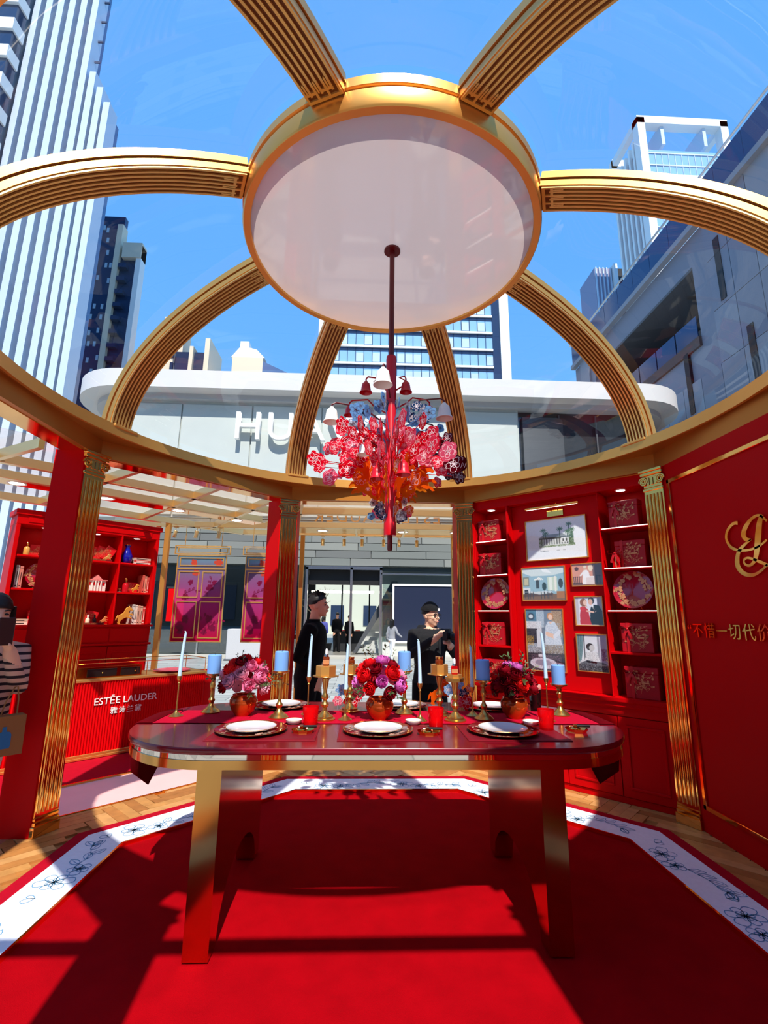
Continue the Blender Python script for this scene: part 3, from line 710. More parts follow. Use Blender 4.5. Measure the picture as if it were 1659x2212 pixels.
port = [('r', 0, 1, 0, 1, (120, 134, 150)), ('r', 0, .35, .78, 1, (88, 134, 158)), ('e', .14, .88, .10, .06, (70, 92, 110)), ('e', .14, .88, .06, .035, (214, 222, 226)), ('r', .3, .5, .7, 1, (196, 206, 214)), ('n', .32, .5, .7, .98, .5, (150, 168, 180)), ('r', .72, 1, .6, 1, (150, 112, 80)), ('n', .70, 1, .55, 1, .5, (196, 168, 128)), ('r', 0, .42, .66, .80, (226, 226, 228)), ('n', 0, .42, .67, .79, .25, (170, 172, 178)), ('r', 0, .3, .44, .68, (60, 58, 66)), ('r', .28, .42, .38, .66, (216, 218, 222)),
        ('p', [(.50, .42), (.52, .70), (.60, .80), (.78, .80), (.90, .66), (.94, .42)], (220, 226, 232)), ('n', .52, .92, .42, .78, .3, (168, 184, 200)), ('e', .67, .885, .085, .062, (206, 140, 78)), ('e', .67, .872, .055, .048, (240, 200, 172)), ('p', [(.62, .80), (.72, .80), (.67, .75)], (240, 200, 172)), ('l', (.56, .60), (.74, .56), .035, (236, 196, 170)), ('l', (.90, .64), (.76, .56), .035, (226, 230, 236)),
        ('r', 0, 1, .30, .38, (120, 120, 126)), ('r', 0, 1, 0, .30, (58, 48, 56)), ('n', 0, 1, .28, .44, .45, (206, 208, 212)), ('n', 0, .2, .40, .56, .5, (190, 146, 62)), ('n', .5, 1, .28, .42, .4, (150, 120, 84)), ('e', .42, .12, .36, .09, (214, 206, 214)), ('e', .42, .13, .22, .05, (150, 140, 156)), ('e', .85, .06, .2, .08, (170, 150, 168)), ('r', .3, .46, .22, .27, (232, 228, 230)), ('n', .1, .9, 0, .26, .2, (176, 130, 150))]
picture('tall framed portrait of a red-haired woman standing behind a laid table', -.165, .862, .345, .525, port, 5, 90)
bw = [('r', 0, 1, 0, 1, (226, 228, 232)), ('p', [(0, 1), (.22, 1), (.20, .6), (.12, .3), (0, .2)], (116, 146, 150)), ('l', (.06, .95), (.03, .3), .012, (80, 108, 114)), ('l', (.14, .95), (.1, .4), .012, (84, 112, 118)), ('r', .22, .26, .3, 1, (90, 92, 96)), ('r', .68, .74, .25, 1, (160, 162, 170)), ('r', .74, 1, .25, 1, (196, 190, 204)), ('n', .8, 1, .3, .62, .6, (120, 44, 92)), ('p', [(.22, .28), (.30, .50), (.40, .56), (.56, .54), (.68, .46), (.72, .28)], (236, 236, 236)), ('n', .26, .7, .28, .52, .25, (160, 160, 160)),
      ('e', .43, .66, .13, .10, (58, 56, 56)), ('e', .49, .635, .09, .085, (206, 204, 202)), ('p', [(.42, .58), (.52, .58), (.50, .52), (.42, .52)], (190, 188, 186)), ('r', 0, 1, 0, .18, (40, 40, 44)), ('p', [(0, .18), (.3, .30), (.9, .24), (1, .16)], (78, 80, 86)), ('n', 0, 1, .02, .28, .35, (150, 152, 158)), ('l', (.3, .26), (.6, .24), .02, (20, 20, 22))]
picture('framed black and white photograph of a seated woman looking through a window', .228, .888, .25, .298, bw, 6, 80)
# picture light
pl = thing('picture_light', 'long gold picture light above the house drawing', 'lamp', fr('NE', -.01, 2.12+.09, 2.21), fa('NE'))
m = MB(); m.cbox(-.075, .075, -.012, 0, -.02, .045, .002); m.obj('wall_plate', GOLDM, pl)
m = MB(); m.tube([(-.24, -.085, .06), (.24, -.085, .06)], .012, 12); m.obj('tube_shade', GOLDM, pl)
m = MB(); m.box(-.23, .23, -.089, -.081, .046, .051); m.obj('led_line', LEDS, pl)
for x in (-.03, .03):
    m = MB(); m.tube([(x, -.006, .02), (x, -.03, .07), (x, -.06, .09), (x, -.085, .068)], .004, 6); m.obj('arm', GOLDM, pl)

# ------------------------------------------------------------------ dining table
TX, TY, TZ = .095, 2.73, .77
LEGG = M('polished_gold_leg', (206, 150, 82), .13, 1.)
def rrect(hx, hy, r, k=12):
    p = []
    for (sx, sy, a0) in ((1, 1, 0), (-1, 1, pi/2), (-1, -1, pi), (1, -1, 3*pi/2)):
        for i in range(k+1):
            a = a0+pi/2*i/k; p.append((sx*(hx-r)+r*cos(a), sy*(hy-r)+r*sin(a)))
    return p
tb = thing('dining_table', 'long oval dining table with dark red top, gold apron and arched gold legs', 'table', (TX, TY, 0))
m = MB(); o0, o1, o2 = rrect(1.205, .56, .48), rrect(1.208, .563, .483), rrect(1.205, .56, .48)
n_ = len(o0); vs = [(*p, TZ) for p in o0]+[(*p, TZ-.004) for p in o1]+[(*p, TZ-.022) for p in o1]+[(*p, TZ-.026) for p in o2]
fs = [tuple(range(n_)), tuple(range(4*n_-1, 3*n_-1, -1))]+[(q*n_+(i+1) % n_, q*n_+i, (q+1)*n_+i, (q+1)*n_+(i+1) % n_) for q in range(3) for i in range(n_)]
m.add(vs, fs); m.obj('table_top', REDT, tb)
m = MB(); m.prism(rrect(1.193, .548, .468), TZ-.050, TZ-.026); m.obj('mirror_band', M('mirror_apron_band', (222, 206, 190), .03, 1.), tb)
m = MB(); m.prism(rrect(1.197, .552, .472), TZ-.085, TZ-.050); m.obj('gold_apron', LEGG, tb)
for sx in (-1, 1):
    y0, y1, ah, az = -.52, .40, .24, .21
    ya, yb = y0+.10, y1-.10; arch = [((ya+yb)/2+(yb-ya)/2*cos(pi*i/20), az*1.1*sin(pi*i/20)) for i in range(21)]
    pts = [(y0, 0), (ya, 0)]+arch[::-1][1:-1]+[(yb, 0), (y1, 0), (y1, TZ-.085), (y0, TZ-.085)]
    m = MB(); x0, x1 = sorted((sx*.665, sx*.765)); m.prism(pts, x0, x1, 'x'); m.obj('leg', LEGG, tb, smooth=25)
# runner draped over both ends, pointed tips
rn = thing('table_runner', 'crimson table runner with pointed ends hanging over both ends of the table', 'table runner', (TX, TY, TZ))
m = MB(); xs = [(-1.135+2.27*i/40) for i in range(41)]; rg_ = random.Random(4)
vs = []; fs = []
for i, x in enumerate(xs):
    for j in range(7): vs.append((x, -.095+.34*j/6, .0025+.0012*rg_.random()))
for i in range(40):
    for j in range(6): p = i*7+j; fs.append((p, p+7, p+8, p+1))
m.add(vs, fs); m.obj('cloth', VELV, rn)
for sg in (-1, 1):
    # follow the rounded table end: e is the edge of the top at each y
    ys = [-.095+.34*j/6 for j in range(7)]; edge = [1.205-(0 if abs(y) < .08 else .48-sqrt(.48**2-(abs(y)-.08)**2)) for y in ys]
    prof = [(-.07, .0045), (-.010, .0045), (.006, .0025), (.014, -.006), (.018, -.03), (.022, -.12), (.008, -.22)]
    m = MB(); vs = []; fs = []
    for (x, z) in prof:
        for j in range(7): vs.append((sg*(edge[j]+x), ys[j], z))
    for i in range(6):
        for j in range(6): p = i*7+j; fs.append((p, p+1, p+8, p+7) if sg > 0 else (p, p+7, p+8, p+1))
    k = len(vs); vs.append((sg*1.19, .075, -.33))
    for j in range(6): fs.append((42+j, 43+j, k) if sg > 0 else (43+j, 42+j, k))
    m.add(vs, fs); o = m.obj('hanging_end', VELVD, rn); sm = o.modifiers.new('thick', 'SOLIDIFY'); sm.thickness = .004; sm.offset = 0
    m = MB(); d = Draw(m, lambda u, v, sg=sg: (sg*(1.2055+(.018+.004*(-v-.03)/.09 if v > -.12 else .022-.014*(-v-.12)/.10)+.0028), .075+u, v), (sg, 0, 0), .004)
    d.fill([(.02, -.12), (.026, -.13), (.02, -.17), (-.02, -.17), (-.026, -.13), (-.02, -.12)]); d.fill([(.012, -.07), (.02, -.10), (.02, -.12), (-.02, -.12), (-.02, -.10), (-.012, -.07)])
    m.obj('white_motif', WHITE, rn)
def on_table(name, label, cat, x, y, z=TZ, rz=0., group=None): return thing(name, label, cat, (x, y, z), rz, group)
for lab, x0, x1 in (('red placemat under the plate beside the left bouquet', -.68, -.20), ('red placemat under the plate in front of the middle bouquet', -.105, .36), ('red placemat under the plate in front of the right bouquet', .475, .94)):
    g = on_table('placemat', lab, 'placemat', (x0+x1)/2, 2.44, TZ, 0, 'red placemats'); w = (x1-x0)/2
    m = MB(); m.cbox(-w, w, -.155, .155, .0, .003, .001); m.obj('mat', MATT, g)
    m = MB()
    for b in ((-w+.008, w-.008, -.147, -.1455), (-w+.008, w-.008, .1455, .147), (-w+.008, -w+.0095, -.147, .147), (w-.0095, w-.008, -.147, .147)): m.box(*b, .003, .0036)
    m.obj('stitching', REDB, g)
# plates
CHV = None
def flat_vine(w, seed, dens, fl, mat, r0):
    me = vine_mesh(w, w, seed, dens, .0022, fl, mat, True, r0); me.transform(Matrix.Rotation(-pi/2, 4, 'X')); return me
CHV = flat_vine(.32, 21, 10, .011, M('blush_gold_print', (226, 176, 150), .3, .3), .78)
def charger(lab, x, y, z, r=.165):
    g = on_table('charger_plate', lab, 'plate', x, y, z, 0, 'dark red charger plates')
    m = MB(); m.lathe([(0, .0), (.09, 0), (.1, .002), (r, .013), (r, .016), (.105, .006), (0, .005)], 48); m.obj('dish', CHARG, g)
    m = MB(); m.tube([(r*cos(a*pi/24), r*sin(a*pi/24), .0155) for a in range(48)], .0016, 5, closed=True); m.obj('gold_rim', GOLDM, g)
    v = tag(link('floral_print', CHV, g, (0, 0, .0125)), kind='stuff'); v.scale = (r/.165,)*2+(1,)
    return g
def dinner(lab, x, y, z, r=.115):
    g = on_table('dinner_plate', lab, 'plate', x, y, z, 0, 'white dinner plates')
    m = MB(); m.lathe([(0, 0), (.07, 0), (.075, .003), (r, .014), (r, .017), (.074, .007), (0, .006)], 48); m.obj('dish', WHITEP, g)
    m = MB(); m.tube([(r*cos(a*pi/24), r*sin(a*pi/24), .0165) for a in range(48)], .0012, 5, closed=True); m.obj('gold_rim', GOLD, g); return g
for w, x, y, z in (('on the placemat beside the left bouquet', -.513, 2.46, TZ+.003), ('on the placemat before the middle bouquet', .08, 2.455, TZ+.003), ('on the placemat before the right bouquet', .672, 2.45, TZ+.003),
                   ('behind the left bouquet', -.48, 3.11, TZ), ('behind the middle bouquet', .23, 3.122, TZ), ('behind the right bouquet', .78, 3.08, TZ)):
    charger('dark red charger plate with a floral rim '+w, x, y, z); dinner('white dinner plate on the charger '+w, x, y, z+.007)
for lab, x, y in (('small white dish behind the tumbler near the left bouquet', -.339, 2.635), ('small white dish behind the tumbler near the middle bouquet', .265, 2.632), ('small white dish behind the tumbler near the right bouquet', .865, 2.62)):
    g = on_table('sauce_dish', lab, 'dish', x, y, TZ+.001, 0, 'small white dishes')
    m = MB(); m.lathe([(0, .004), (.02, .004), (.022, 0), (.026, 0), (.04, .012), (.043, .02), (.0405, .02), (.03, .009), (0, .007)], 28); m.obj('bowl', WHITEP, g)
    m = MB(); m.tube([(.0418*cos(a*pi/14), .0418*sin(a*pi/14), .0202) for a in range(28)], .001, 4, closed=True); m.obj('rim_line', GOLD, g)
for lab, x, y in (('red glass tumbler beside the plate at the left bouquet', -.25, 2.565), ('red glass tumbler beside the plate at the middle bouquet', .367, 2.545), ('red glass tumbler beside the plate at the right bouquet', .905, 2.51)):
    g = on_table('tumbler', lab, 'glass', x, y, TZ+.002, 0, 'red glass tumblers')
    m = MB(); m.lathe([(0, 0), (.030, 0), (.033, .004), (.040, .094), (.0385, .094), (.031, .012), (0, .011)], 28); m.obj('glass_body', TUMB, g)
    for q in range(3):
        m = MB(); m.T = Matrix.Rotation(q*2.1+3.6, 4, 'Z') @ Matrix.Translation((.0375, 0, .05)) @ Matrix.Rotation(-.11, 4, 'Y') @ Matrix.Rotation(pi/2, 4, 'Z')
        Draw(m, lambda u, v: (u, 0, v), (0, -1, 0), .0015).flower(0, 0, .018, 5, .3); m.obj('etched_flower', RIBB, g, smooth=0)
for lab, x, y, rz in (('small gold tray with makeup items beside the left placemat tumbler', -.27, 2.435, .1), ('small gold tray with makeup items beside the middle placemat tumbler', .312, 2.40, -.05), ('small gold tray with makeup items at the right end of the table', 1.04, 2.48, -.15)):
    g = on_table('makeup_tray', lab, 'tray', x, y, TZ+(.003 if x < 1 else 0), rz, 'gold makeup trays'); s_ = .042
    m = MB(); m.prism([(s_*cos(pi/8+k*pi/4)*1.1, s_*sin(pi/8+k*pi/4)) for k in range(8)], 0, .003)
    for k in range(8):
        a, b = pi/8+k*pi/4, pi/8+(k+1)*pi/4; p = [(s_*cos(t)*1.1, s_*sin(t)) for t in (a, b)]; q = [(s_*1.2*cos(t)*1.1, s_*1.2*sin(t)) for t in (a, b)]
        m.add([(*p[0], .003), (*p[1], .003), (*q[1], .016), (*q[0], .016)], [(0, 1, 2, 3)])
    m.obj('tray_dish', GOLDM, g)
    m = MB(); m.lathe([(0, .004), (.026, .004), (.028, .006), (.028, .016), (.02, .021), (0, .022)], 24, (-.008, .0, 0)); m.obj('compact', GOLDM, g)
    m = MB(); m.tube([(.0, -.01, .028), (.062, .0, .026)], .006, 10); m.obj('brush_handle', BLACK, g)
    m = MB(); m.tube([(-.015, -.012, .026), (.0, -.01, .028)], [.009, .006], 10); m.obj('lipstick', GOLDM, g)

# ------------------------------------------------------------------ candles and stands
def taper(lab, x, y, cup, top, lean=0., wick=True, drip=False):
    g = on_table('taper_candlestick', lab, 'candlestick', x, y, TZ+.003, 0, 'thin brass candlesticks with taper candles')
    m = MB(); m.lathe([(0, 0), (.036, 0), (.037, .003), (.030, .007), (.016, .016), (.007, .026), (.0042, .034), (.0032, cup*.45), (.0032, cup-.045), (.006, cup-.042), (.006, cup-.036), (.0036, cup-.033), (.007, cup-.028), (.012, cup-.014), (.014, cup), (.0115, cup), (.010, cup-.012), (0, cup-.013)], 20)
    m.obj('holder', BRASS, g)
    m = MB(); k = 8; pts = []; rr = []
    for i in range(k+1):
        t = i/k; pts.append((lean*t*t, 0, cup-.012+(top-cup+.006)*t)); rr.append(.0105-.004*t)
    m.tube(pts, rr, 12); c = m.obj('taper_candle', CANP, g)
    if wick:
        m = MB(); e = pts[-1]; m.tube([e, (e[0]-.002, 0, e[2]+.006), (e[0]-.007, 0, e[2]+.009)], [.003, .003, .002], 6); m.obj('wick_tip', CANP, c)
def pillar(lab, x, y, plate, top, r=.036):
    g = on_table('pillar_candlestick', lab, 'candlestick', x, y, TZ+.003, 0, 'turned gold holders with blue pillar candles'); h = plate
    P = [(0, 0), (.050, 0), (.052, .006), (.044, .012), (.040, .018), (.030, .022), (.024, .030), (.014, .040), (.011, .050), (.017, .060), (.019, .068), (.012, .078), (.009, .088)]
    P += [(.009, h*.55), (.013, h*.6), (.016, h*.70), (.010, h*.76), (.009, h-.040), (.015, h-.034), (.012, h-.024), (.022, h-.016), (.044, h-.008), (.047, h), (.044, h), (.040, h-.003), (0, h-.003)]
    m = MB(); m.lathe(P, 28); m.obj('holder', BRASS, g)
    c = MB(); c.lathe([(0, h-.003), (r, h-.003), (r+.0005, h), (r+.0005, top-.004), (r-.004, top), (r-.010, top-.002), (0, top-.004)], 28); c = c.obj('pillar_candle', CANB, g)
    m = MB(); m.tube([(0, 0, top-.005), (.001, 0, top+.008)], .0012, 5); m.obj('wick', BLACK, c)
taper('tall taper candle in a thin brass holder at the counter end of the table', -.985, 2.80, .206, .437, .012)
taper('taper candle in a thin brass holder in front of the man in black', -.296, 2.86, .198, .425, .008)
taper('short taper candle in a thin brass holder beside the middle bouquet and cake stand', -.085, 2.72, .153, .382, .006)
taper('taper candle in a thin brass holder between the middle bouquet and the photographer', .307, 2.70, .188, .410, -.008)
taper('taper candle in a thin brass holder by the gold pilaster next to the display shelf', .615, 2.84, .152, .374, -.004)
taper('taper candle in a thin brass holder in front of the tall portrait', .985, 2.70, .218, .455, -.012)
pillar('blue pillar candle on a gold holder left of the left bouquet', -.836, 2.91, .209, .309)
pillar('tall blue pillar candle on a gold holder right of the left bouquet', -.437, 2.765, .240, .340)
pillar('blue pillar candle on a gold holder behind the middle bouquet', .240, 2.895, .233, .336)
pillar('blue pillar candle on a gold holder beside the right bouquet', .655, 2.745, .201, .306)
pillar('blue pillar candle on a low gold holder by the display shelf doors', 1.115, 2.86, .168, .271)
def dropper(par, z, h=.075, mat=AMBER):
    m = MB(); m.cbox(-.017, .017, -.010, .010, z, z+h*.62, .004); b = m.obj('bottle', mat, par)
    m = MB(); m.cbox(-.0165, .0165, -.0108, -.010, z+h*.1, z+h*.4, .0003); m.obj('bottle_label', GOLDP, b)
    m = MB(); m.lathe([(0, z+h*.62), (.011, z+h*.62), (.011, z+h*.78), (.010, z+h*.8), (0, z+h*.8)], 16); m.obj('collar', CHROME, b)
    m = MB(); m.lathe([(.006, z+h*.8), (.007, z+h*.9), (.006, z+h*1.1), (.003, z+h*1.16), (0, z+h*1.17)], 12); m.obj('dropper_bulb', WHITE, b)
def jar(par, z):
    m = MB(); m.lathe([(0, z), (.020, z), (.023, z+.004), (.023, z+.022), (.018, z+.028), (0, z+.028)], 20); b = m.obj('jar', AMBER, par)
    m = MB(); m.lathe([(0, z+.028), (.020, z+.028), (.021, z+.031), (.021, z+.040), (.019, z+.042), (0, z+.042)], 20); m.obj('jar_lid', GOLDM, b)
def cake(lab, x, y, plate, box, item, rp=.062, rb=.046, oct_top=False, bh=.05):
    g = on_table('cake_stand', lab, 'cake stand', x, y, TZ+.003, 0, 'gold pedestal stands with skincare bottles'); h = plate
    P = [(0, 0), (.056, 0), (.057, .008), (.046, .012), (.045, .020), (.034, .024), (.024, .034), (.012, .046), (.011, .06), (.019, .07), (.021, .078), (.012, .09), (.011, .098), (.018, .108), (.019, .118), (.011, .13), (.010, h-.07), (.015, h-.045), (.020, h-.012), (.014, h-.008)]
    m = MB(); m.lathe(P, 28); m.obj('pedestal', BRASS, g)
    m = MB()
    if oct_top: m.prism([(rp*cos(pi/8+k*pi/4), rp*sin(pi/8+k*pi/4)) for k in range(8)], h-.008, h+.002); m.prism([(rp*1.08*cos(pi/8+k*pi/4), rp*1.08*sin(pi/8+k*pi/4)) for k in range(8)], h+.002, h+.012)
    else: m.lathe([(0, h-.008), (rp*.4, h-.008), (rp, h-.002), (rp+.001, h+.001), (rp, h+.003), (0, h+.002)], 36)
    m.obj('stand_plate', BRASS, g)
    m = MB(); zz = h+(.012 if oct_top else .003); m.prism([(rb*cos(pi/8+k*pi/4), rb*sin(pi/8+k*pi/4)) for k in range(8)], zz, zz+bh); m.obj('octagonal_plinth', GOLD, g, smooth=0)
    return g, zz+bh
g, z = cake('gold cake stand with dropper bottle in front of the man in black', -.193, 2.72, .218, 1, 1, .068, .055); dropper(g, z)
g, z = cake('gold cake stand with a jar half hidden by the middle bouquet', -.068, 2.95, .205, 1, 1, .06, .045); jar(g, z)
g, z = cake('gold cake stand with an octagonal plinth and jar in front of the photographer', .432, 2.84, .218, 1, 1, .066, .05); jar(g, z)
g, z = cake('gold pedestal with octagonal top and red dropper bottle beside the photographer', .492, 2.70, .205, 1, 1, .048, .040, True, .016); dropper(g, z, .07, TUMB)
# dark bottle behind the right bouquet
g = on_table('dark_bottle', 'dark capped bottle standing behind the right bouquet', 'bottle', 1.03, 3.02, TZ)
m = MB(); m.lathe([(0, 0), (.030, 0), (.031, .004), (.036, .12), (.0, .122)], 24); m.obj('body', M('near_black_glass', (26, 10, 12), .1), g)
m = MB(); m.lathe([(0, .122), (.037, .122), (.038, .126), (.038, .138), (.034, .146), (0, .148)], 24); m.obj('lid', M('frosted_lid', (216, 150, 140), .3), g)

# ------------------------------------------------------------------ peony bouquets
def peony_mesh(seed, k=4):
    rr = random.Random(seed); m = MB()
    for lay, (cnt_, tilt, L, wd) in enumerate(((7, .15, 1.0, .62), (7, .42, .95, .58), (7, .72, .84, .52), (6, 1.0, .70, .46), (5, 1.25, .52, .40), (3, 1.45, .36, .32))):
        for q in range(cnt_):
            a = 2*pi*q/cnt_+lay*.45+rr.uniform(-.15, .15); tl = tilt+rr.uniform(-.1, .1); LL = L*rr.uniform(.9, 1.08)
            vs = []; fs = []
            for i in range(k+1):
                v = i/k; ang = tl*.2+tl*v*1.15; rd = .06+LL*.62*(sin(v*1.45)*cos(ang*.75)+.04); zz = -.30+.75*v*sin(.25+ang*.9)*LL+.22*v*lay/4
                w = wd*sin(pi*(.14+.62*v))
                for j in range(5):
                    u = (j-2)/2; cup = -.16*u*u*(1-.3*v); rf = (.07*sin(3.1*u+q*1.7+lay)*v*v+rr.uniform(-.035, .035)*v)
                    x = rd+cup*.9+rf*.5; y = u*w*.62; z = zz-cup*.55*tl+rf
                    vs.append((x*cos(a)-y*sin(a), x*sin(a)+y*cos(a), z))
            for i in range(k):
                for j in range(4): p = i*5+j; fs.append((p, p+5, p+6, p+1))
            m.add(vs, fs)
    return m.mesh('peony', [PETALS[0]], 60)
PEO = [peony_mesh(s) for s in (1, 2, 3)]
def sprig_mesh(seed, mat, L=.1, lf=.03):
    rr = random.Random(seed); m = MB(); pts = [(0, 0, 0)]; a = 0
    for i in range(6):
        p = pts[-1]; pts.append((p[0]+rr.uniform(-.2, .2)*L/6, p[1]+rr.uniform(-.2, .2)*L/6, p[2]+L/6))
    m.tube(pts, .0012, 4)
    for i in range(1, 7):
        for sg in (-1, 1):
            az = rr.uniform(0, 6.28); d = Vector((cos(az), sin(az), .7)).normalized(); s_ = d.cross(Vector((0, 0, 1))).normalized(); b = Vector(pts[i]); l = lf*rr.uniform(.6, 1.1)
            m.add([tuple(b), tuple(b+d*l*.5+s_*l*.2), tuple(b+d*l), tuple(b+d*l*.5-s_*l*.2)], [(0, 1, 2, 3)])
    return m.mesh('leaf_sprig', [mat], 0)
SPR = [sprig_mesh(5, GREEN), sprig_mesh(6, GREEN2, .12, .026), sprig_mesh(7, GREEN, .09, .034)]
def bouquet(lab, x, y, cols, seed, R=.15, zc=.19):
    rr = random.Random(seed); g = on_table('flower_arrangement', lab, 'flower vase', x, y, TZ+.003, 0, 'peony bouquets in gilded vases')
    m = MB(); m.lathe([(0, 0), (.040, 0), (.044, .006), (.062, .030), (.073, .058), (.074, .078), (.066, .096), (.058, .104), (.060, .110), (.054, .110), (.050, .1), (.06, .07), (0, .05)], 36); m.obj('vase', VASEM, g)
    N = 22
    for i in range(N):
        t = (i+.5)/N; el = math.acos(1-1.28*t); az = i*2.39996+seed
        d = Vector((sin(el)*cos(az), sin(el)*sin(az), cos(el))); sc = rr.uniform(.050, .064)
        p = Vector((0, 0, zc-.02))+Vector((d.x*(R-.035), d.y*(R-.035), d.z*(R-.03)))
        o = link('peony', PEO[i % 3], g, p, None, cols[(i*5+seed) % len(cols)] if False else rr.choice(cols)); o.scale = (sc,)*3
        o.rotation_euler = (d+Vector((rr.uniform(-.2, .2), rr.uniform(-.2, .2), .12))).to_track_quat('Z', 'Y').to_euler()
    for i in range(16):
        az = rr.uniform(0, 6.28); el = rr.uniform(.3, 1.9); d = Vector((sin(el)*cos(az), sin(el)*sin(az), cos(el)))
        o = link('leaf_sprig', SPR[i % 3], g, Vector((0, 0, zc-.03))+d*R*.62); o.rotation_euler = d.to_track_quat('Z', 'Y').to_euler(); s_ = rr.uniform(.75, 1.1); o.scale = (s_,)*3
    return g
P_ = PETALS
bouquet('pink and red peony bouquet in a gilded vase at the counter end', -.642, 2.835, [P_[0], P_[1], P_[1], P_[3], P_[5], P_[2]], 2)
bouquet('scarlet and pink peony bouquet in a gilded vase in mid table', .096, 2.745, [P_[0], P_[0], P_[1], P_[2], P_[3], P_[4]], 5, .155, .195)
bouquet('dark crimson and orchid peony bouquet in a gilded vase near the display shelf', .832, 2.785, [P_[2], P_[2], P_[4], P_[0], P_[3], P_[2]], 9, .135, .185)

# ------------------------------------------------------------------ acrylic cut-outs on the table and the chandelier
ACR = {n: tint_mat('acrylic_'+n, c, op, .1, .45) for n, c, op in (('blue', (150, 200, 238), .6), ('deep_blue', (50, 84, 130), .75), ('pink', (255, 60, 96), .72), ('red', (236, 10, 40), .8), ('rose', (250, 110, 146), .65), ('orange', (250, 112, 16), .72), ('amber', (240, 150, 30), .6), ('maroon', (110, 8, 24), .8), ('clear', (232, 232, 240), .25))}
LINEW = M('white_engraving', (255, 236, 240), .5); LINED = M('dark_engraving', (70, 20, 30), .5)
HORSE = [(.18, 0), (.27, 0), (.27, .05), (.24, .12), (.30, .22), (.38, .29), (.46, .33), (.56, .38), (.66, .33), (.74, .35), (.80, .29), (.86, .30), (.80, .39), (.72, .42), (.66, .42), (.70, .50), (.80, .52), (.88, .46), (.93, .49), (.84, .59), (.72, .58), (.66, .61), (.66, .70), (.72, .77), (.82, .73), (.86, .77), (.80, .87), (.70, .92), (.66, 1.0), (.62, .94), (.54, .92), (.46, .84), (.42, .72), (.36, .60), (.24, .54), (.16, .47), (.10, .49), (.03, .38), (-.01, .20), (.05, .23), (.09, .34), (.13, .36), (.12, .26), (.14, .16), (.11, .08)]
def flower_outline(R, n, seed):
    rr = random.Random(seed); k = n*6; ph = rr.uniform(0, 6); out = []
    for i in range(k):
        a = 2*pi*i/k; q = R*(.74+.26*abs(cos(n*a/2+ph)))*(1+.05*sin(5*a+seed)); out.append((q*cos(a), q*sin(a)))
    return out
def flower_mesh(R, n, seed, fm, lm, th=.003):
    m = MB(); m.prism(flower_outline(R, n, seed), -th/2, th/2, 'y'); m.cur = 1
    for y, nn in ((-th/2-.0006, (0, -1, 0)), (th/2+.0006, (0, 1, 0))):
        d = Draw(m, lambda u, v, y=y: (u, y, v), nn, R*.028); d.flower(0, 0, R*.72, n, seed); 
        for q in range(n): a = 2*pi*q/n+seed; d.line([(R*.78*cos(a+t*.15), R*.78*sin(a+t*.15)) for t in range(-2, 3)])
    return m.mesh('acrylic_flower', [fm, lm], 0)
def horse_mesh(H, fm, lm=None, th=.003):
    m = MB(); m.prism([(x*H, z*H) for x, z in HORSE], -th/2, th/2, 'y'); m.cur = 1
    for y, nn in ((-th/2-.0006, (0, -1, 0)), (th/2+.0006, (0, 1, 0))):
        d = Draw(m, lambda u, v, y=y: (u, y, v), nn, H*.008)
        d.line([(.5*H, .86*H), (.44*H, .74*H), (.48*H, .62*H)]); d.line([(.62*H, .86*H), (.66*H, .84*H)]); d.flower(.4*H, .46*H, .06*H, 5, 1)
    return m.mesh('acrylic_horse', [fm, lm or LINEW], 0)
g = on_table('acrylic_decoration', 'orange acrylic horse cut-out standing behind the middle of the table', 'ornament', .458, 3.17, TZ, .1)
link('horse', horse_mesh(.16, ACR['orange']), g, (-.05, 0, .0)); m = MB(); m.cbox(-.05, .06, -.02, .02, 0, .004, .001); m.obj('base', ACR['clear'], g)
g = on_table('acrylic_decoration', 'blue and red acrylic flowers on stems between the pedestal stands and the right bouquet', 'ornament', .565, 2.98, TZ, .1)
for q, (dx, dz, R, c) in enumerate(((-.06, .12, .032, 'blue'), (.0, .155, .034, 'blue'), (.03, .10, .03, 'deep_blue'), (.04, .052, .045, 'red'), (-.02, .05, .038, 'rose'), (.06, .13, .026, 'amber'))):
    fo = link('acrylic_flower', flower_mesh(R, 6, q, ACR[c], LINEW), g, (dx, -.004*q, dz)); m = MB(); m.tube([(dx, -.004*q, 0), (dx, -.004*q, dz)], .0015, 5); m.obj('stem', ACR['clear'], g)
g = on_table('acrylic_decoration', 'red and blue acrylic flowers on stems left of the middle bouquet', 'ornament', -.09, 3.03, TZ, 0)
for q, (dx, dz, R, c) in enumerate(((.03, .05, .05, 'red'), (.07, .09, .04, 'pink'), (-.03, .11, .035, 'blue'), (-.05, .05, .03, 'rose'))):
    link('acrylic_flower', flower_mesh(R, 6, q+9, ACR[c], LINEW), g, (dx, -.004*q, dz)); m = MB(); m.tube([(dx, -.004*q, 0), (dx, -.004*q, dz)], .0015, 5); m.obj('stem', ACR['clear'], g)

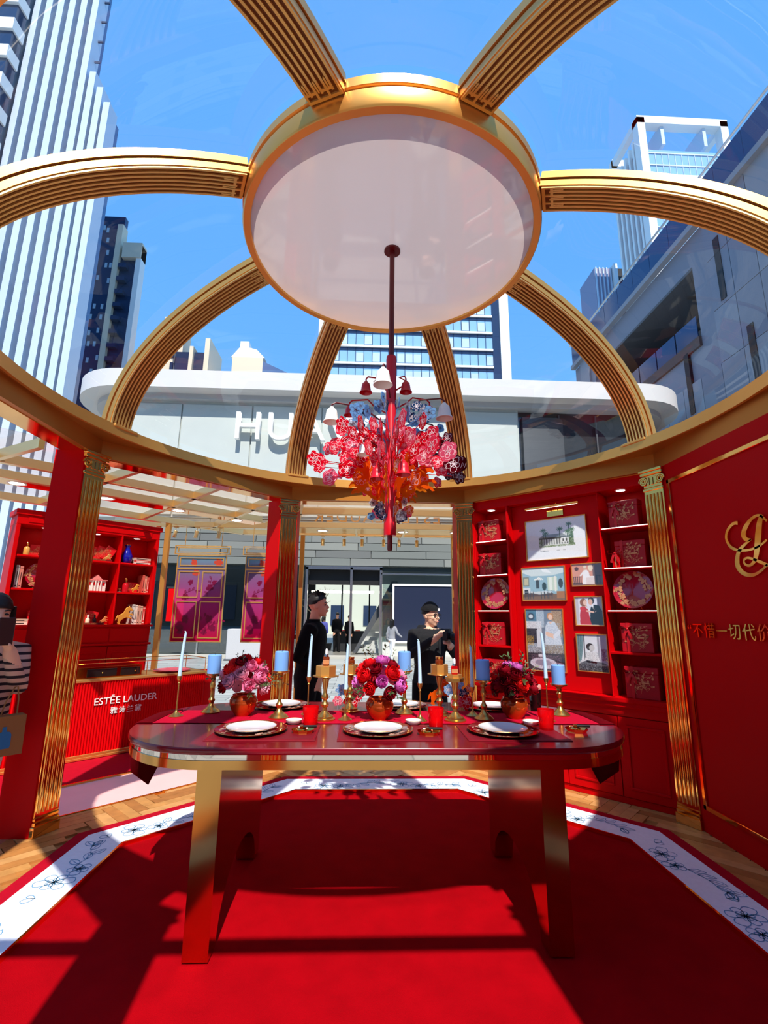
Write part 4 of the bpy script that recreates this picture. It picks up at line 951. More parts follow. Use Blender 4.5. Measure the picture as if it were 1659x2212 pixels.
ch = thing('chandelier', 'red chandelier with bell lamps and tiers of coloured acrylic flowers and horses', 'chandelier', (.135, 2.59, 1.645))
Z0 = 1.645; RTUBE = M('red_enamel_tube', (200, 8, 22), .3, 0, .5); DRED = M('dark_red_rod', (96, 10, 18), .35)
m = MB(); m.lathe([(.0155, 2.79-Z0), (.0155, 3.513-Z0)], 16); m.lathe([(.0155, 3.50-Z0), (.05, 3.50-Z0), (.05, 3.512-Z0), (0, 3.512-Z0)], 20); m.obj('hanging_rod', DRED, ch)
m = MB(); m.lathe([(.0, 1.73-Z0), (.034, 1.73-Z0), (.034, 1.80-Z0), (.030, 1.81-Z0), (.030, 2.77-Z0), (.028, 2.79-Z0), (.0155, 2.795-Z0)], 24); m.obj('tube', RTUBE, ch)
m = MB(); m.lathe([(0, 0), (.010, .002), (.014, .01), (.014, .09), (0, .09)], 14); m.obj('bottom_tip', DRED, ch)
def bell(par, p, s, mat):
    m = MB(); m.lathe([(0, 0), (.006*s, 0), (.010*s, -.006*s), (.018*s, -.014*s), (.021*s, -.03*s), (.023*s, -.045*s), (.030*s, -.058*s), (.028*s, -.058*s), (.020*s, -.042*s), (.017*s, -.02*s), (0, -.012*s)], 20, p); m.obj('bell_shade', mat, par)
RBELL = M('red_bell', (206, 14, 34), .3)
for (x, y, z, s, mt, z0) in ((-.145, .0, 2.63, .95, RBELL, 2.58), (-.055, -.22, 2.60, 1.35, CREAM, 2.52), (.085, .0, 2.64, .95, RBELL, 2.58), (-.24, .08, 2.515, .85, RBELL, 2.44), (.235, .1, 2.54, .85, RBELL, 2.47), (.30, -.04, 2.49, 1.25, CREAM, 2.40), (-.33, -.08, 2.43, 1.2, CREAM, 2.36), (.27, .14, 2.40, 1.2, CREAM, 2.33), (-.15, -.2, 2.18, .85, CREAM, 2.11), (.05, -.28, 2.065, 1.0, RBELL, 2.0), (-.08, -.2, 2.06, .95, RBELL, 1.98)):
    a = MB(); hd = sqrt(x*x+y*y); ux, uy = x/hd, y/hd
    a.tube([(ux*.028, uy*.028, z0-Z0), (ux*.10, uy*.10, z0+.05-Z0), (x*.55, y*.55, z+.022-Z0), (x*.93, y*.93, z+.028-Z0), (x, y, z+.014-Z0), (x, y, z-.002-Z0)], .0048, 8)
    ao = a.obj('arm', RTUBE if mt is not CREAM else DRED, ch); bell(ao, (x, y, z-Z0), s*1.3, mt)
FM = {c: [flower_mesh(r, n, k+ord(c[0]), ACR[c], LINEW if c not in ('clear', 'blue') else LINED) for k, (r, n) in enumerate(((.042, 5), (.034, 6), (.028, 5)))] for c in ('blue', 'deep_blue', 'pink', 'red', 'rose', 'orange', 'amber', 'maroon', 'clear')}
rc = random.Random(12)
HM = [horse_mesh(.24, ACR['orange']), horse_mesh(.2, ACR['amber'])]
for k in range(20):
    az = 2*pi*k/20+.12; fx = az+0.
    side_dark = cos(az) > .75
    def put(mesh, r, z, tw=0., sc=1., nm='acrylic_flower'):
        o = link(nm, mesh, ch, (r*cos(az), r*sin(az), z-Z0), (0, 0, az+tw)); o.scale = (sc,)*3; return o
    def stem(r, z, z1, mat): 
        m = MB(); m.tube([(.03*cos(az), .03*sin(az), z1-Z0), (r*.5*cos(az), r*.5*sin(az), (z+z1)/2+.02-Z0), (r*cos(az), r*sin(az), z-Z0)], .0022, 5, False); m.obj('acrylic_stem', mat, ch)
    # blue crown
    for q in range(2):
        c = rc.choice(('blue', 'blue', 'clear', 'deep_blue')); r = rc.uniform(.09, .20)+.09*q; z = 2.42-.05*q+rc.uniform(-.04, .04); put(rc.choice(FM[c]), r, z, rc.uniform(-.4, .4)); 
    stem(r, z, 2.26, ACR['blue'])
    # red and pink body
    for q in range(3):
        c = 'maroon' if side_dark and q == 2 else rc.choice(('pink', 'red', 'red', 'rose')); r = .085+.12*q+rc.uniform(-.03, .04); z = 2.27-.015*q+rc.uniform(-.045, .045); put(rc.choice(FM[c]), r, z, rc.uniform(-.3, .3), 1.3)
    stem(r, z, 2.16, ACR['red'])
    for q in range(3):
        c = 'maroon' if side_dark and q == 2 else rc.choice(('pink', 'red', 'rose')); r = .10+.145*q+rc.uniform(-.03, .05); z = 2.14-.01*q+rc.uniform(-.05, .05); put(rc.choice(FM[c]), r, z, rc.uniform(-.3, .3), 1.35)
    stem(r, z, 2.05, ACR['red'])
    # orange horses and lower flowers
    if k % 2 == 0: put(HM[(k//2) % 2], .045, 1.89 if k % 4 else 1.92, 0, 1., 'acrylic_horse')
    else:
        for q in range(2): put(rc.choice(FM[rc.choice(('orange', 'amber', 'pink'))]), .09+.09*q+rc.uniform(-.02, .02), 2.0+.03*q+rc.uniform(-.04, .04), rc.uniform(-.3, .3), 1.2)
    put(rc.choice(FM[rc.choice(('clear', 'blue', 'rose', 'amber', 'deep_blue'))]), .065+.04*(k % 2), 1.84+.03*(k % 3), rc.uniform(-.3, .3), .85)

# ------------------------------------------------------------------ fluted counter with glass showcase (north-west)
CN, CS0, CS1 = 3.52, -1.75, .90
ct = thing('sales_counter', 'red fluted sales counter with gold trims, white brand lettering and glass showcase top', 'counter', fr('NW', 0, CN), fa('NW'))
m = MB(); pts = [(CS1, .48), (CS0, .48)]; p_ = .024; k = int((CS1-CS0)/p_); fr_ = []
for i in range(k):
    x = CS0+i*p_
    for t in range(5): fr_.append((x+p_*t/4*.96, .010-.010*sin(pi*t/4)))
fr_.append((CS1, .01)); m.prism(fr_+pts, .045, .675); o = m.obj('fluted_front', REDL, ct, smooth=50)
m = MB(); m.lathe([(.23, .045), (.23, .675)], 16, (CS1-.005, .245, 0), -pi/2, pi/2); m.obj('rounded_end', REDL, ct)
m = MB(); m.cbox(CS0, CS1+.02, -.012, .5, 0, .022, .003); m.cbox(CS0, CS1+.01, -.006, .5, .022, .045, .003); m.obj('base_trim', GOLD, ct)
m = MB(); m.cbox(CS0, CS1+.01, -.008, .5, .675, .70, .003); m.obj('top_trim', GOLDL, ct)
tm = text_mesh('ESTĒE LAUDER', .088, .006, 1.0, 'CENTER', [WHITE]); link('brand_lettering', tm, ct, (.085, -.004, .49), (pi/2, 0, 0))
tm = text_mesh('雅诗兰黛', .066, .006, 1.25, 'CENTER', [WHITE]); link('brand_characters', tm, ct, (.09, -.004, .395), (pi/2, 0, 0))
gc = MB(); gc.box(CS0+.02, CS1-.02, .0, .004, .70, .84); gc.box(CS0+.02, CS1-.02, .0, .46, .836, .84); gc.box(CS1-.024, CS1-.02, 0, .46, .70, .84); gc = gc.obj('glass_case', GLASSC, ct)
m = MB()
for (a, b) in (((CS0, 0, .84), (CS1-.02, 0, .84)), ((CS1-.02, 0, .70), (CS1-.02, 0, .84)), ((CS1-.02, 0, .84), (CS1-.02, .46, .84)), ((CS0, .46, .84), (CS1-.02, .46, .84)), ((CS1-.02, .46, .70), (CS1-.02, .46, .84)), ((.25, .0, .70), (.25, 0, .84))): m.tube([a, b], .004, 6)
m.obj('case_edge', GOLDM, gc)
m = MB(); m.box(-.42, .22, .05, .40, .70, .80); m.obj('inner_drawer_block', GOLDM, ct)
for x in (-.40, -.10):
    m = MB(); m.cbox(x+.12, x+.38 if x < -.2 else x+.30, .04, .055, .715, .785, .002); d_ = m.obj('inner_drawer', BLACK, ct)
    m = MB(); m.sphere((x+.25, .035, .75), .008, 10, 6); m.obj('knob', GOLDM, d_)
m = MB(); m.lathe([(0, .703), (.12, .703), (.19, .716), (.19, .72), (.12, .709), (0, .708)], 36, (.60, .2, 0)); m.obj('showcase_plate', M('rose_plate', (240, 96, 120), .2), ct)

# ------------------------------------------------------------------ red bookcase behind the counter
BN = 4.55
bc = thing('bookcase', 'tall red bookcase with nine open compartments behind the counter', 'bookcase', fr('NW', 0, BN), fa('NW'))
def bbox(nm, x0, x1, y0, y1, z0, z1, mat=REDL, c=.004, par=bc):
    m = MB(); m.cbox(x0, x1, y0, y1, z0, z1, c); return m.obj(nm, mat, par)
BX = (-.80, -.30, .22, .62); BZ = (1.18, 1.56, 1.91, 2.23)
bbox('back_panel', -.84, .66, .29, .32, 0, 2.38); bbox('cornice', -.86, .68, -.02, .32, 2.33, 2.39); bbox('header', -.84, .66, 0, .30, 2.23, 2.33)
bbox('header_moulding', -.74, .56, -.008, 0, 2.255, 2.31)
for x0, x1 in ((-.84, -.80), (-.31, -.29), (.21, .23), (.62, .66)): bbox('upright', x0, x1, 0, .30, 1.18, 2.23)
for z in BZ[1:3]:
    for q in range(3): bbox('shelf', BX[q]+.008, BX[q+1]-.008, .004, .30, z-.022, z)
bbox('ledge', -.86, .68, -.025, .30, 1.155, 1.18); bbox('drawer_band', -.84, .66, 0, .30, .97, 1.155); bbox('lower_ledge', -.86, .68, -.02, .30, .945, .97); bbox('carcass', -.84, .66, .02, .30, .05, .945); bbox('plinth', -.82, .64, .03, .30, 0, .05)
for x0, x1 in ((-.82, -.34), (-.34, .20), (.20, .64)):
    dr = bbox('drawer', x0+.004, x1-.004, -.006, 0, .985, 1.14); panel_door(bc, x0, x1, .06, .935, 0)
for q in range(3):
    d2 = MB(); d2.lathe([(.036, -.005), (.044, -.005), (.046, 0), (.036, 0), (.036, -.005)], 20); r_ = d2.obj('downlight', WHITE, bc, ((BX[q]+BX[q+1])/2, .10, 2.23)); link('lens', lm, r_)
def shelf_thing(name, label, cat, s, row, y=.10, rz=0., group=None): return thing(name, label, cat, fr('NW', s, BN+y, BZ[row]), fa('NW')+rz, group)
PAGES = M('paper_pages', (236, 228, 210), .8)
def book(label, s, row, w, h, col, d=.17, lean=0., flat=False, dz=0.):
    g = shelf_thing('book', label, 'book', s, row, .07, 0, 'books in the red bookcase'); g.location.z += dz
    if flat: g.rotation_euler = (0, 0, fa('NW'))
    mt = M('book_cover', col, .5); R = Matrix.Rotation(lean, 4, 'Y')
    if flat: dims = (-.10, .10, 0, .15, 0, w)
    else: dims = (0, w, 0, d, 0, h)
    m = MB(); m.T = R; x0, x1, y0, y1, z0, z1 = dims; t = .003
    if flat: m.box(x0, x1, y0, y1, z0, z0+t); m.box(x0, x1, y0, y1, z1-t, z1); m.box(x0, x1, y0, y0+t, z0+t, z1-t)
    else: m.box(x0, x0+t, y0, y1, z0, z1); m.box(x1-t, x1, y0, y1, z0, z1); m.box(x0+t, x1-t, y0, y0+t, z0, z1)
    m.obj('cover', mt, g); m = MB(); m.T = R
    m.box(x0+t, x1-t, y0+t, y1-.004, z0+.004 if not flat else z0+t, z1-.004 if not flat else z1-t); m.obj('pages', PAGES, g)
    m = MB(); m.T = R
    if flat: m.box(x0+.03, x1-.03, y0-.0006, y0, z0+w*.35, z0+w*.65)
    else:
        m.box(x0+w*.40, x1-w*.40, y0-.0006, y0, z0+h*.25, z0+h*.72); m.box(x0+w*.25, x1-w*.25, y0-.0006, y0, z0+h*.08, z0+h*.12); m.box(x0, x1, y0-.0006, y0, z0+h*.90, z0+h*.92)
    m.obj('spine_print', WHITE if sum(col) < 330 else BLACK, g)
def small_bottle(label, s, row, h, col, cap=GOLDM, y=.08):
    g = shelf_thing('bottle', label, 'bottle', s, row, y); r = h*.2
    m = MB(); m.lathe([(0, 0), (r, 0), (r*1.05, h*.03), (r*1.05, h*.5), (r*.8, h*.62), (r*.35, h*.68), (0, h*.68)], 18); m.obj('body', M('bottle_glaze', col, .15), g)
    m = MB(); m.lathe([(0, h*.68), (r*.4, h*.68), (r*.42, h*.95), (r*.3, h), (0, h)], 14); m.obj('cap', cap, g)
def small_jar(label, s, row, y=.07, r=.03):
    g = shelf_thing('cream_jar', label, 'jar', s, row, y); jar(g, 0); m = MB(); m.lathe([(0, -.0001), (r*1.15, 0), (r*1.15, .004), (0, .004)], 20); m.obj('coaster', WHITE, g)
    for c_ in g.children: c_.location.z = .004 if c_.name.startswith('jar') else 0
def card_box(label, s, row, w, h, y=.18, rz=0., ry=0., col=(214, 16, 30), d=.05):
    g = shelf_thing('red_carton', label, 'box', s, row, y, rz); g.location.z += w/2*sin(ry); m = MB(); m.T = Matrix.Rotation(ry, 4, 'Y'); m.cbox(-w/2, w/2, 0, d, 0, h, .003); m.obj('carton', M('carton_red', col, .45), g)
    v = tag(link('floral_print', VINES[row % 3], g, (0, -.0015, h/2), (0, ry, 0)), kind='stuff'); v.scale = (w/.16*.9, 1, h/.21*.9); return g
def shelf_horse(label, s, row, H, col, y=.07):
    g = shelf_thing('horse_figurine', label, 'figurine', s, row, y); mt = M('gilt_horse', col, .35, .4)
    m = MB(); m.prism([((x-.45)*H, z*H) for x, z in HORSE], -.006, .006, 'y'); o = m.obj('horse', mt, g); bv = o.modifiers.new('round', 'BEVEL'); bv.width = .003; bv.segments = 2
    m = MB(); m.cbox(-.3*H, .4*H, -.02, .02, -.0001, .006, .002); m.obj('base', GOLD, g)
# row 2 = top, 1 = middle, 0 = lower
small_bottle('small gold bottle on the top bookcase shelf, beside a red carton', -.70, 2, .14, (216, 168, 84))
card_box('red carton standing on the top bookcase shelf behind a cream jar', -.58, 2, .15, .13)
small_jar('small cream jar in front of the red carton on the top bookcase shelf', -.57, 2)
book('dark red tall book on the top bookcase shelf beside the white one', -.46, 2, .05, .25, (150, 30, 44)); book('cream tall book on the top bookcase shelf', -.405, 2, .045, .26, (226, 214, 200))
for q in range(3): card_box('fanned red floral carton on the top bookcase shelf, %s' % ('upright one', 'middle leaning one', 'lowest leaning one')[q], -.02+q*.05, 2, .11, .17, .17-.03*q, 0, .25*q, d=.026)
shelf_horse('small golden horse before the fanned cartons on the top bookcase shelf', .10, 2, .10, (232, 170, 96))
g = shelf_thing('vase', 'cobalt blue vase with a flared neck on the top bookcase shelf', 'vase', .325, 2, .10)
m = MB(); m.lathe([(0, 0), (.04, 0), (.05, .01), (.066, .05), (.066, .09), (.045, .14), (.026, .18), (.024, .20), (.038, .225), (.040, .23), (.036, .228), (.02, .2), (0, .19)], 32); m.obj('body', M('cobalt_glaze', (14, 18, 160), .06, 0, .5, coat=.7), g)
m = MB(); m.lathe([(.0385, .222), (.041, .226), (.041, .231), (.0385, .231), (.0385, .222)], 32); m.obj('rim', GOLDM, g)
for q, c in enumerate(((214, 210, 206), (190, 60, 56), (206, 170, 160))): book('flat %s book in the stack beside the blue vase' % ('bottom', 'middle', 'top')[q], .505, 2, .026, .2, c, flat=True, dz=.0262*q)
book('grey upright book at the left end of the middle bookcase shelf', -.765, 1, .03, .24, (170, 170, 172)); book('rose upright book beside the grey one on the middle bookcase shelf', -.73, 1, .03, .23, (206, 130, 120))
g = plate_on_stand('rose floral plate on a gold stand in the red bookcase', 0, 0, 0, .135, 'NW'); g.location = fr('NW', -.54, BN+.13, BZ[1]); g.rotation_euler = (0, 0, fa('NW'))
g = shelf_thing('model_house', 'white model of a columned house in the red bookcase', 'model house', .03, 1, .08)
m = MB(); m.box(-.10, .10, .02, .10, 0, .13); m.obj('house_body', WHITE, g); m = MB(); m.prism([(-.06, .13), (.06, .13), (0, .19)], 0, .11, 'y'); m.box(-.11, .11, .0, .11, .125, .133); m.obj('roof', M('rose_roof', (236, 140, 140), .5), g)
for q in range(4): m = MB(); m.lathe([(.006, 0), (.005, .125)], 8, (-.045+.03*q, .005, 0)); m.obj('house_column', WHITE, g)
for q in range(4): m = MB(); m.box(-.088+.05*q, -.064+.05*q, .016, .02, .07, .105); m.obj('house_window', REDL, g)
shelf_horse('golden horse beside the white model house in the bookcase', -.16, 1, .15, (226, 150, 60))
small_bottle('slim red bottle on the middle bookcase shelf', .345, 1, .17, (190, 20, 36)); small_jar('small jar on the middle bookcase shelf beside the slim bottle', .27, 1)
card_box('red carton behind a golden horse on the middle bookcase shelf', .46, 1, .13, .13); shelf_horse('small golden horse before the carton on the middle bookcase shelf', .46, 1, .11, (232, 160, 60))
for q, c in enumerate(((206, 90, 80), (220, 150, 130), (190, 70, 66))): book('upright %s book at the right end of the middle bookcase shelf' % ('coral', 'peach', 'brick red')[q], .535+q*.027, 1, .025, .22-.012*q, c)
for q, c in enumerate(((236, 226, 210), (206, 180, 160))): book('flat %s book at the left end of the lower bookcase shelf' % ('cream', 'tan')[q], -.69, 0, .03, .2, c, flat=True, dz=.0302*q)
card_box('red carton behind the jars on the lower bookcase shelf', -.475, 0, .20, .15); small_jar('cream jar before the red carton on the lower bookcase shelf, nearer the books', -.55, 0); small_jar('cream jar before the red carton on the lower bookcase shelf, nearer the divider', -.42, 0)
for q in range(2): card_box('tilted red floral carton on the lower bookcase shelf, %s' % ('left one', 'right one')[q] if False else ('tilted red floral carton on the lower bookcase shelf' if q else 'upright red floral carton on the lower bookcase shelf'), -.08+q*.10, 0, .12, .18-.04*q, .17-.04*q, 0, .2*q, d=.034)
small_bottle('cream bottle on the lower bookcase shelf', -.02, 0, .11, (240, 226, 196), WHITE); small_bottle('dark bottle on the lower bookcase shelf beside the cream bottle', .05, 0, .11, (60, 20, 20), BLACK); shelf_horse('tiny golden horse on the lower bookcase shelf', .145, 0, .10, (236, 150, 90))
shelf_horse('large golden rearing horse in front of the books on the lower bookcase shelf', .36, 0, .22, (240, 170, 70), .042)
for q, c in enumerate(((206, 208, 210), (226, 214, 206), (196, 150, 132), (206, 170, 150), (190, 60, 60))): book('upright %s book on the lower bookcase shelf behind the horse' % ('silver grey', 'white', 'tan', 'sand', 'red')[q], .455+q*.031, 0, .028, .24-.006*q, c, lean=0)
for side_, row in ((2, 2), (0, 0)):
    g = shelf_thing('brand_plinth', 'low dark strip with gold brand lettering on the %s bookcase shelf' % ('top' if row else 'lower'), 'sign', .0, row, .025)
    m = MB(); m.cbox(-.13, .14, 0, .012, 0, .022, .001); m.obj('strip', M('strip_dark', (120, 20, 24), .4), g); link('lettering', text_mesh('ESTEE LAUDER', .022, .001, 1., 'CENTER', [GOLDL]), g, (0, -.0008, .011), (pi/2, 0, 0))

# ------------------------------------------------------------------ hanging translucent door panels
def door_grad():
    m = bpy.data.materials.new('tinted_door_acrylic'); m.use_nodes = True; nt = m.node_tree; nt.nodes.clear(); o = nt.nodes.new('ShaderNodeOutputMaterial')
    tc = nt.nodes.new('ShaderNodeTexCoord'); sx = nt.nodes.new('ShaderNodeSeparateXYZ'); cr = nt.nodes.new('ShaderNodeValToRGB')
    cr.color_ramp.elements[0].color = (*lin((226, 30, 100)), 1); cr.color_ramp.elements[1].color = (*lin((150, 190, 216)), 1); cr.color_ramp.elements[1].position = .95
    e = cr.color_ramp.elements.new(.45); e.color = (*lin((224, 90, 190)), 1); e = cr.color_ramp.elements.new(.72); e.color = (*lin((190, 140, 206)), 1)
    t = nt.nodes.new('ShaderNodeBsdfTransparent'); d = nt.nodes.new('ShaderNodeBsdfDiffuse'); mx = nt.nodes.new('ShaderNodeMixShader'); mx.inputs[0].default_value = .34
    nt.links.new(tc.outputs['Generated'], sx.inputs[0]); nt.links.new(sx.outputs[2], cr.inputs[0]); nt.links.new(cr.outputs[0], t.inputs[0]); nt.links.new(cr.outputs[0], d.inputs[0])
    nt.links.new(t.outputs[0], mx.inputs[1]); nt.links.new(d.outputs[0], mx.inputs[2]); nt.links.new(mx.outputs[0], o.inputs[0]); return m
DOORG = door_grad(); PLUM = tint_mat('plum_print', (150, 20, 90), .6, .4, .2); OCHR = tint_mat('orange_print', (230, 90, 70), .7, .4, .2)
def door_panel():
    root = link('hanging_door_panel', None); w, h = .63, 1.1
    m = MB(); m.box(-w/2, w/2, -.002, .002, 0, h); m.obj('tinted_sheet', DOORG, root)
    def rect(nm, x0, x1, z0, z1, t=.012, par=root):
        m = MB()
        for b in ((x0, x1, z0, z0+t), (x0, x1, z1-t, z1), (x0, x0+t, z0+t, z1-t), (x1-t, x1, z0+t, z1-t)): m.box(b[0], b[1], -.012, .010, b[2], b[3])
        return m.obj(nm, GOLDL, par)
    rect('outer_frame', -w/2-.006, w/2+.006, -.006, h+.006); rect('cornice_outer', -w/2-.05, w/2+.05, h+.012, h+.13); rect('cornice_inner', -w/2-.01, w/2+.01, h+.035, h+.105, .010)
    rect('transom_frame', -w/2+.03, w/2-.03, h-.14, h-.03); m = MB(); m.box(-w/2, w/2, -.01, .008, h-.185, h-.165); m.obj('mid_rail', GOLDL, root)
    for sg in (-1, 1):
        x0, x1 = (sg*.02, sg*(w/2-.03)); x0, x1 = min(x0, x1), max(x0, x1)
        rect('upper_panel_frame', x0, x1, h*.50, h-.21); rect('lower_panel_frame', x0, x1, .04, h*.46)
        m = MB(); m.tube([(sg*.24, 0, h+.125), (sg*.24, 0, h+.405)], .005, 6); m.obj('hanging_rod', GOLDL, root)
        rr = random.Random(5+sg); m = MB(); d = Draw(m, lambda u, v: (u, -.0035, v), (0, -1, 0), .005)
        xc = (x0+x1)/2; d.flower(xc-.02, .62+.06*sg, .05, 5, 1, True); d.flower(xc+.03, .75, .038, 5, 2, True); d.branch(xc-.05, .56, 1.3, .24, rr, .03)
        d.flower(xc, .28, .055, 6, 0, True); d.flower(xc+.05*sg, .17, .05, 5, .5, True); d.flower(xc-.05, .12, .04, 5, .9, True); d.branch(xc-.06*sg, .08, 1.2, .3, rr, .035, True)
        tag(m.obj('floral_print', PLUM, root, smooth=0), kind='stuff')
    m = MB(); d = Draw(m, lambda u, v: (u, -.0035, v), (0, -1, 0), .005); d.flower(-.1, h-.1, .05, 6, 0, True); d.flower(.22, h-.09, .06, 6, 1, True); d.flower(-.06, h-.23, .05, 5, 1, True); tag(m.obj('floral_print', OCHR, root, smooth=0), kind='stuff')
    return root
dp = door_panel(); HY, HZ = 6.5, .97
for lab, x in (('pink and violet translucent door panel with gold frames hung beside the bookcase', -2.135), ('pink and violet translucent door panel hung beside the back left column', -1.245), ('violet door panel hung behind the column next to the display shelf', 1.55)):
    o = dp if x == -2.135 else copy_tree(dp); o.location = (x, HY, HZ); o.rotation_euler = (0, 0, 0); tag(o, lab, 'hanging panel', 'hanging door panels')

# ------------------------------------------------------------------ canopy of gold beams and clear acrylic round the back
cn = thing('canopy', 'champagne gold beam canopy with clear acrylic roof behind the pavilion', 'canopy', (CX, CY, 2.45))
CB, CT = 0., .075
def nb(side, s0, s1, n0, n1, nm='beam', mat=CHAMP, z0=CB, z1=CT):
    m = MB(); m.cbox(s0, s1, n0, n1, z0, z1, .003); return m.obj(nm, mat, cn, (0, 0, 0), fa(side))
def nbeam(side, s0, n0, s1, n1, w=.05, nm='beam'):
    m = MB(); d = Vector((s1-s0, n1-n0, 0)).normalized(); p = Vector((-d.y, d.x, 0))*w/2; a, b = Vector((s0, n0, 0)), Vector((s1, n1, 0))
    m.prism([tuple((a+p).xy), tuple((a-p).xy), tuple((b-p).xy), tuple((b+p).xy)], CB, CT); return m.obj(nm, CHAMP, cn, (0, 0, 0), fa(side))
# north-west run
nb('NW', -1.75, 1.22, 2.92, 2.98); nb('NW', -2.0, 1.45, 3.46, 3.52); nb('NW', -2.2, 1.82, 4.46, 4.54)
nb('NW', -2.0, 1.5, 3.52, 3.74, 'mirror_soffit', GOLDM, .004, .012)
for s in (-1.55, -.60, .35, 1.15): nbeam('NW', s*.75, 2.3, s*1.12, 4.46, .04)
# north run
nb('N', -1.2, 1.2, 2.92, 2.98); nb('N', -1.45, 1.55, 3.80, 3.86); nb('N', -1.9, 2.3, 4.42, 4.50); nb('N', -1.40, 1.5, 3.88, 4.40, 'mirror_soffit', GOLDL, .02, .03)
for s in (-.98, 1.02): nbeam('N', s*.8, 2.3, s*1.15, 4.42)
for s in (-.25, .42): nbeam('N', s, 3.86, s, 4.42, .03)
nb('N', -3.55, -1.3, 3.90, 3.97); nb('N', 1.45, 2.3, 3.885, 3.955)
m = MB(); m.box(-2.1, 1.8, 2.3, 4.5, CT+.004, CT+.010); m.obj('acrylic_roof', ACRY, cn, (0, 0, 0), fa('NW'), 0)
m = MB(); m.box(-1.0, 1.3, 2.3, 4.45, CT+.004, CT+.010); m.obj('acrylic_roof', ACRY, cn, (0, 0, 0), fa('N'), 0)
dl = MB(); dl.lathe([(0, 0), (.062, 0)], 24); dm_ = dl.mesh('lens', [LAMP]); d2 = MB(); d2.lathe([(.06, -.004), (.078, -.004), (.08, .01), (.06, .01), (.06, -.004)], 24); d2m = d2.mesh('downlight', [WHITE])
for side, s, n in (('NW', -1.05, 3.62), ('NW', -.30, 3.62), ('NW', .45, 3.62), ('NW', 1.18, 3.62), ('N', -.72, 4.12), ('N', .40, 4.12), ('N', 1.14, 4.12)):
    p = fr(side, s, n); o = link('downlight', d2m, cn, (p[0]-CX, p[1]-CY, .004 if side == 'NW' else .018)); link('lens', dm_, o, (0, 0, -.001))
for q, (x, y, z1) in enumerate(((-.90, 7.05, CB), (1.30, 7.05, CB))):
    m = MB(); m.cbox(x-CX-.03, x-CX+.03, y-CY-.03, y-CY+.03, ZG-2.45, CB, .003); m.obj('post', GOLD, cn)
p = fr('NW', .735, 4.50); m = MB(); m.cbox(p[0]-CX-.03, p[0]-CX+.03, p[1]-CY-.03, p[1]-CY+.03, -2.458, CB+.01, .003); m.obj('post', GOLD, cn)
m = MB(); m.box(-1.5, 1.75, 4.505, 4.515, CT, CT+.34); m.obj('sign_rail_glass', GLASSC, cn, smooth=0)
m = MB(); m.cbox(-1.5, 1.75, 4.49, 4.53, CT+.34, CT+.365, .003); m.obj('sign_top_rail', CHAMP, cn)
tm = text_mesh('ESTĒE LAUDER', .24, .02, 1.22, 'CENTER', [GOLD2]); link('sign_lettering', tm, cn, (.06, 4.55, CT+.225), (pi/2, 0, pi))
def spot_proto():
    root = link('track_spotlight', None)
    m = MB(); m.cbox(-.03, .03, -.012, .012, -.018, 0, .002); m.obj('track_adapter', CHAMP, root); m = MB(); m.tube([(0, 0, -.018), (0, 0, -.05)], .005, 8); m.obj('stem', CHAMP, root)
    m = MB(); m.lathe([(0, -.05), (.024, -.052), (.026, -.056), (.026, -.15), (.022, -.15), (.021, -.14), (0, -.14)], 20); m.obj('head', CHAMP, root)
    m = MB(); m.lathe([(0, -.142), (.020, -.142)], 16); m.obj('lens', M('spot_lens', (255, 240, 210), .3, emit=1.5), root); return root
sp = spot_proto(); SP = [(x, 7.03) for x in (-.61, -.30, -.04, .274, .50, .76)]+[(x, 6.52) for x in (-3.25, -3.02, -2.75, -2.52, -2.24, -1.94)]
for q, (x, y) in enumerate(SP):
    o = sp if q == 0 else copy_tree(sp); o.location = (x, y, 2.455); o.rotation_euler = (0 if q < 6 else .12, 0 if q < 6 else .18, 0)
    tag(o, 'gold cylinder spotlight on the canopy beam over the back opening' if q < 6 else 'gold cylinder spotlight on the canopy beam near the hanging panels', 'spotlight', 'spotlights over the back opening' if q < 6 else 'spotlights near the hanging panels')

# ------------------------------------------------------------------ people
def remeshed(mb, voxel, smooth=4, zones=None, mats=()):
    """fuse overlapping closed shapes into one continuous body surface, then paint cloth and skin zones"""
    me = mb.mesh('raw', [], 0); o = bpy.data.objects.new('raw', me); COL.objects.link(o)
    r = o.modifiers.new('r', 'REMESH'); r.mode = 'VOXEL'; r.voxel_size = voxel
    s = o.modifiers.new('s', 'SMOOTH'); s.factor = .5; s.iterations = smooth
    bpy.context.view_layer.update(); out = bpy.data.meshes.new_from_object(o.evaluated_get(bpy.context.evaluated_depsgraph_get()))
    bpy.data.objects.remove(o); bpy.data.meshes.remove(me); out.materials.clear()
    for m in mats: out.materials.append(m)
    if zones:
        n = len(out.polygons); c = np.empty(n*3); out.polygons.foreach_get('center', c); c = c.reshape(-1, 3)
        out.polygons.foreach_set('material_index', np.array([zones(*p) for p in c], dtype=np.int32))
    out.polygons.foreach_set('use_smooth', [True]*len(out.polygons)); return out
def loft(mb, secs, n=20):
    vs = []; fs = []
    for (x, y, z, rx, ry) in secs:
        for j in range(n): a = 2*pi*j/n; vs.append((x+rx*cos(a), y+ry*sin(a), z))
    k = len(secs)
    for i in range(k-1):
        for j in range(n): fs.append((i*n+j, i*n+(j+1) % n, (i+1)*n+(j+1) % n, (i+1)*n+j))
    fs += [tuple(range(n-1, -1, -1)), tuple((k-1)*n+j for j in range(n))]; mb.add(vs, fs)
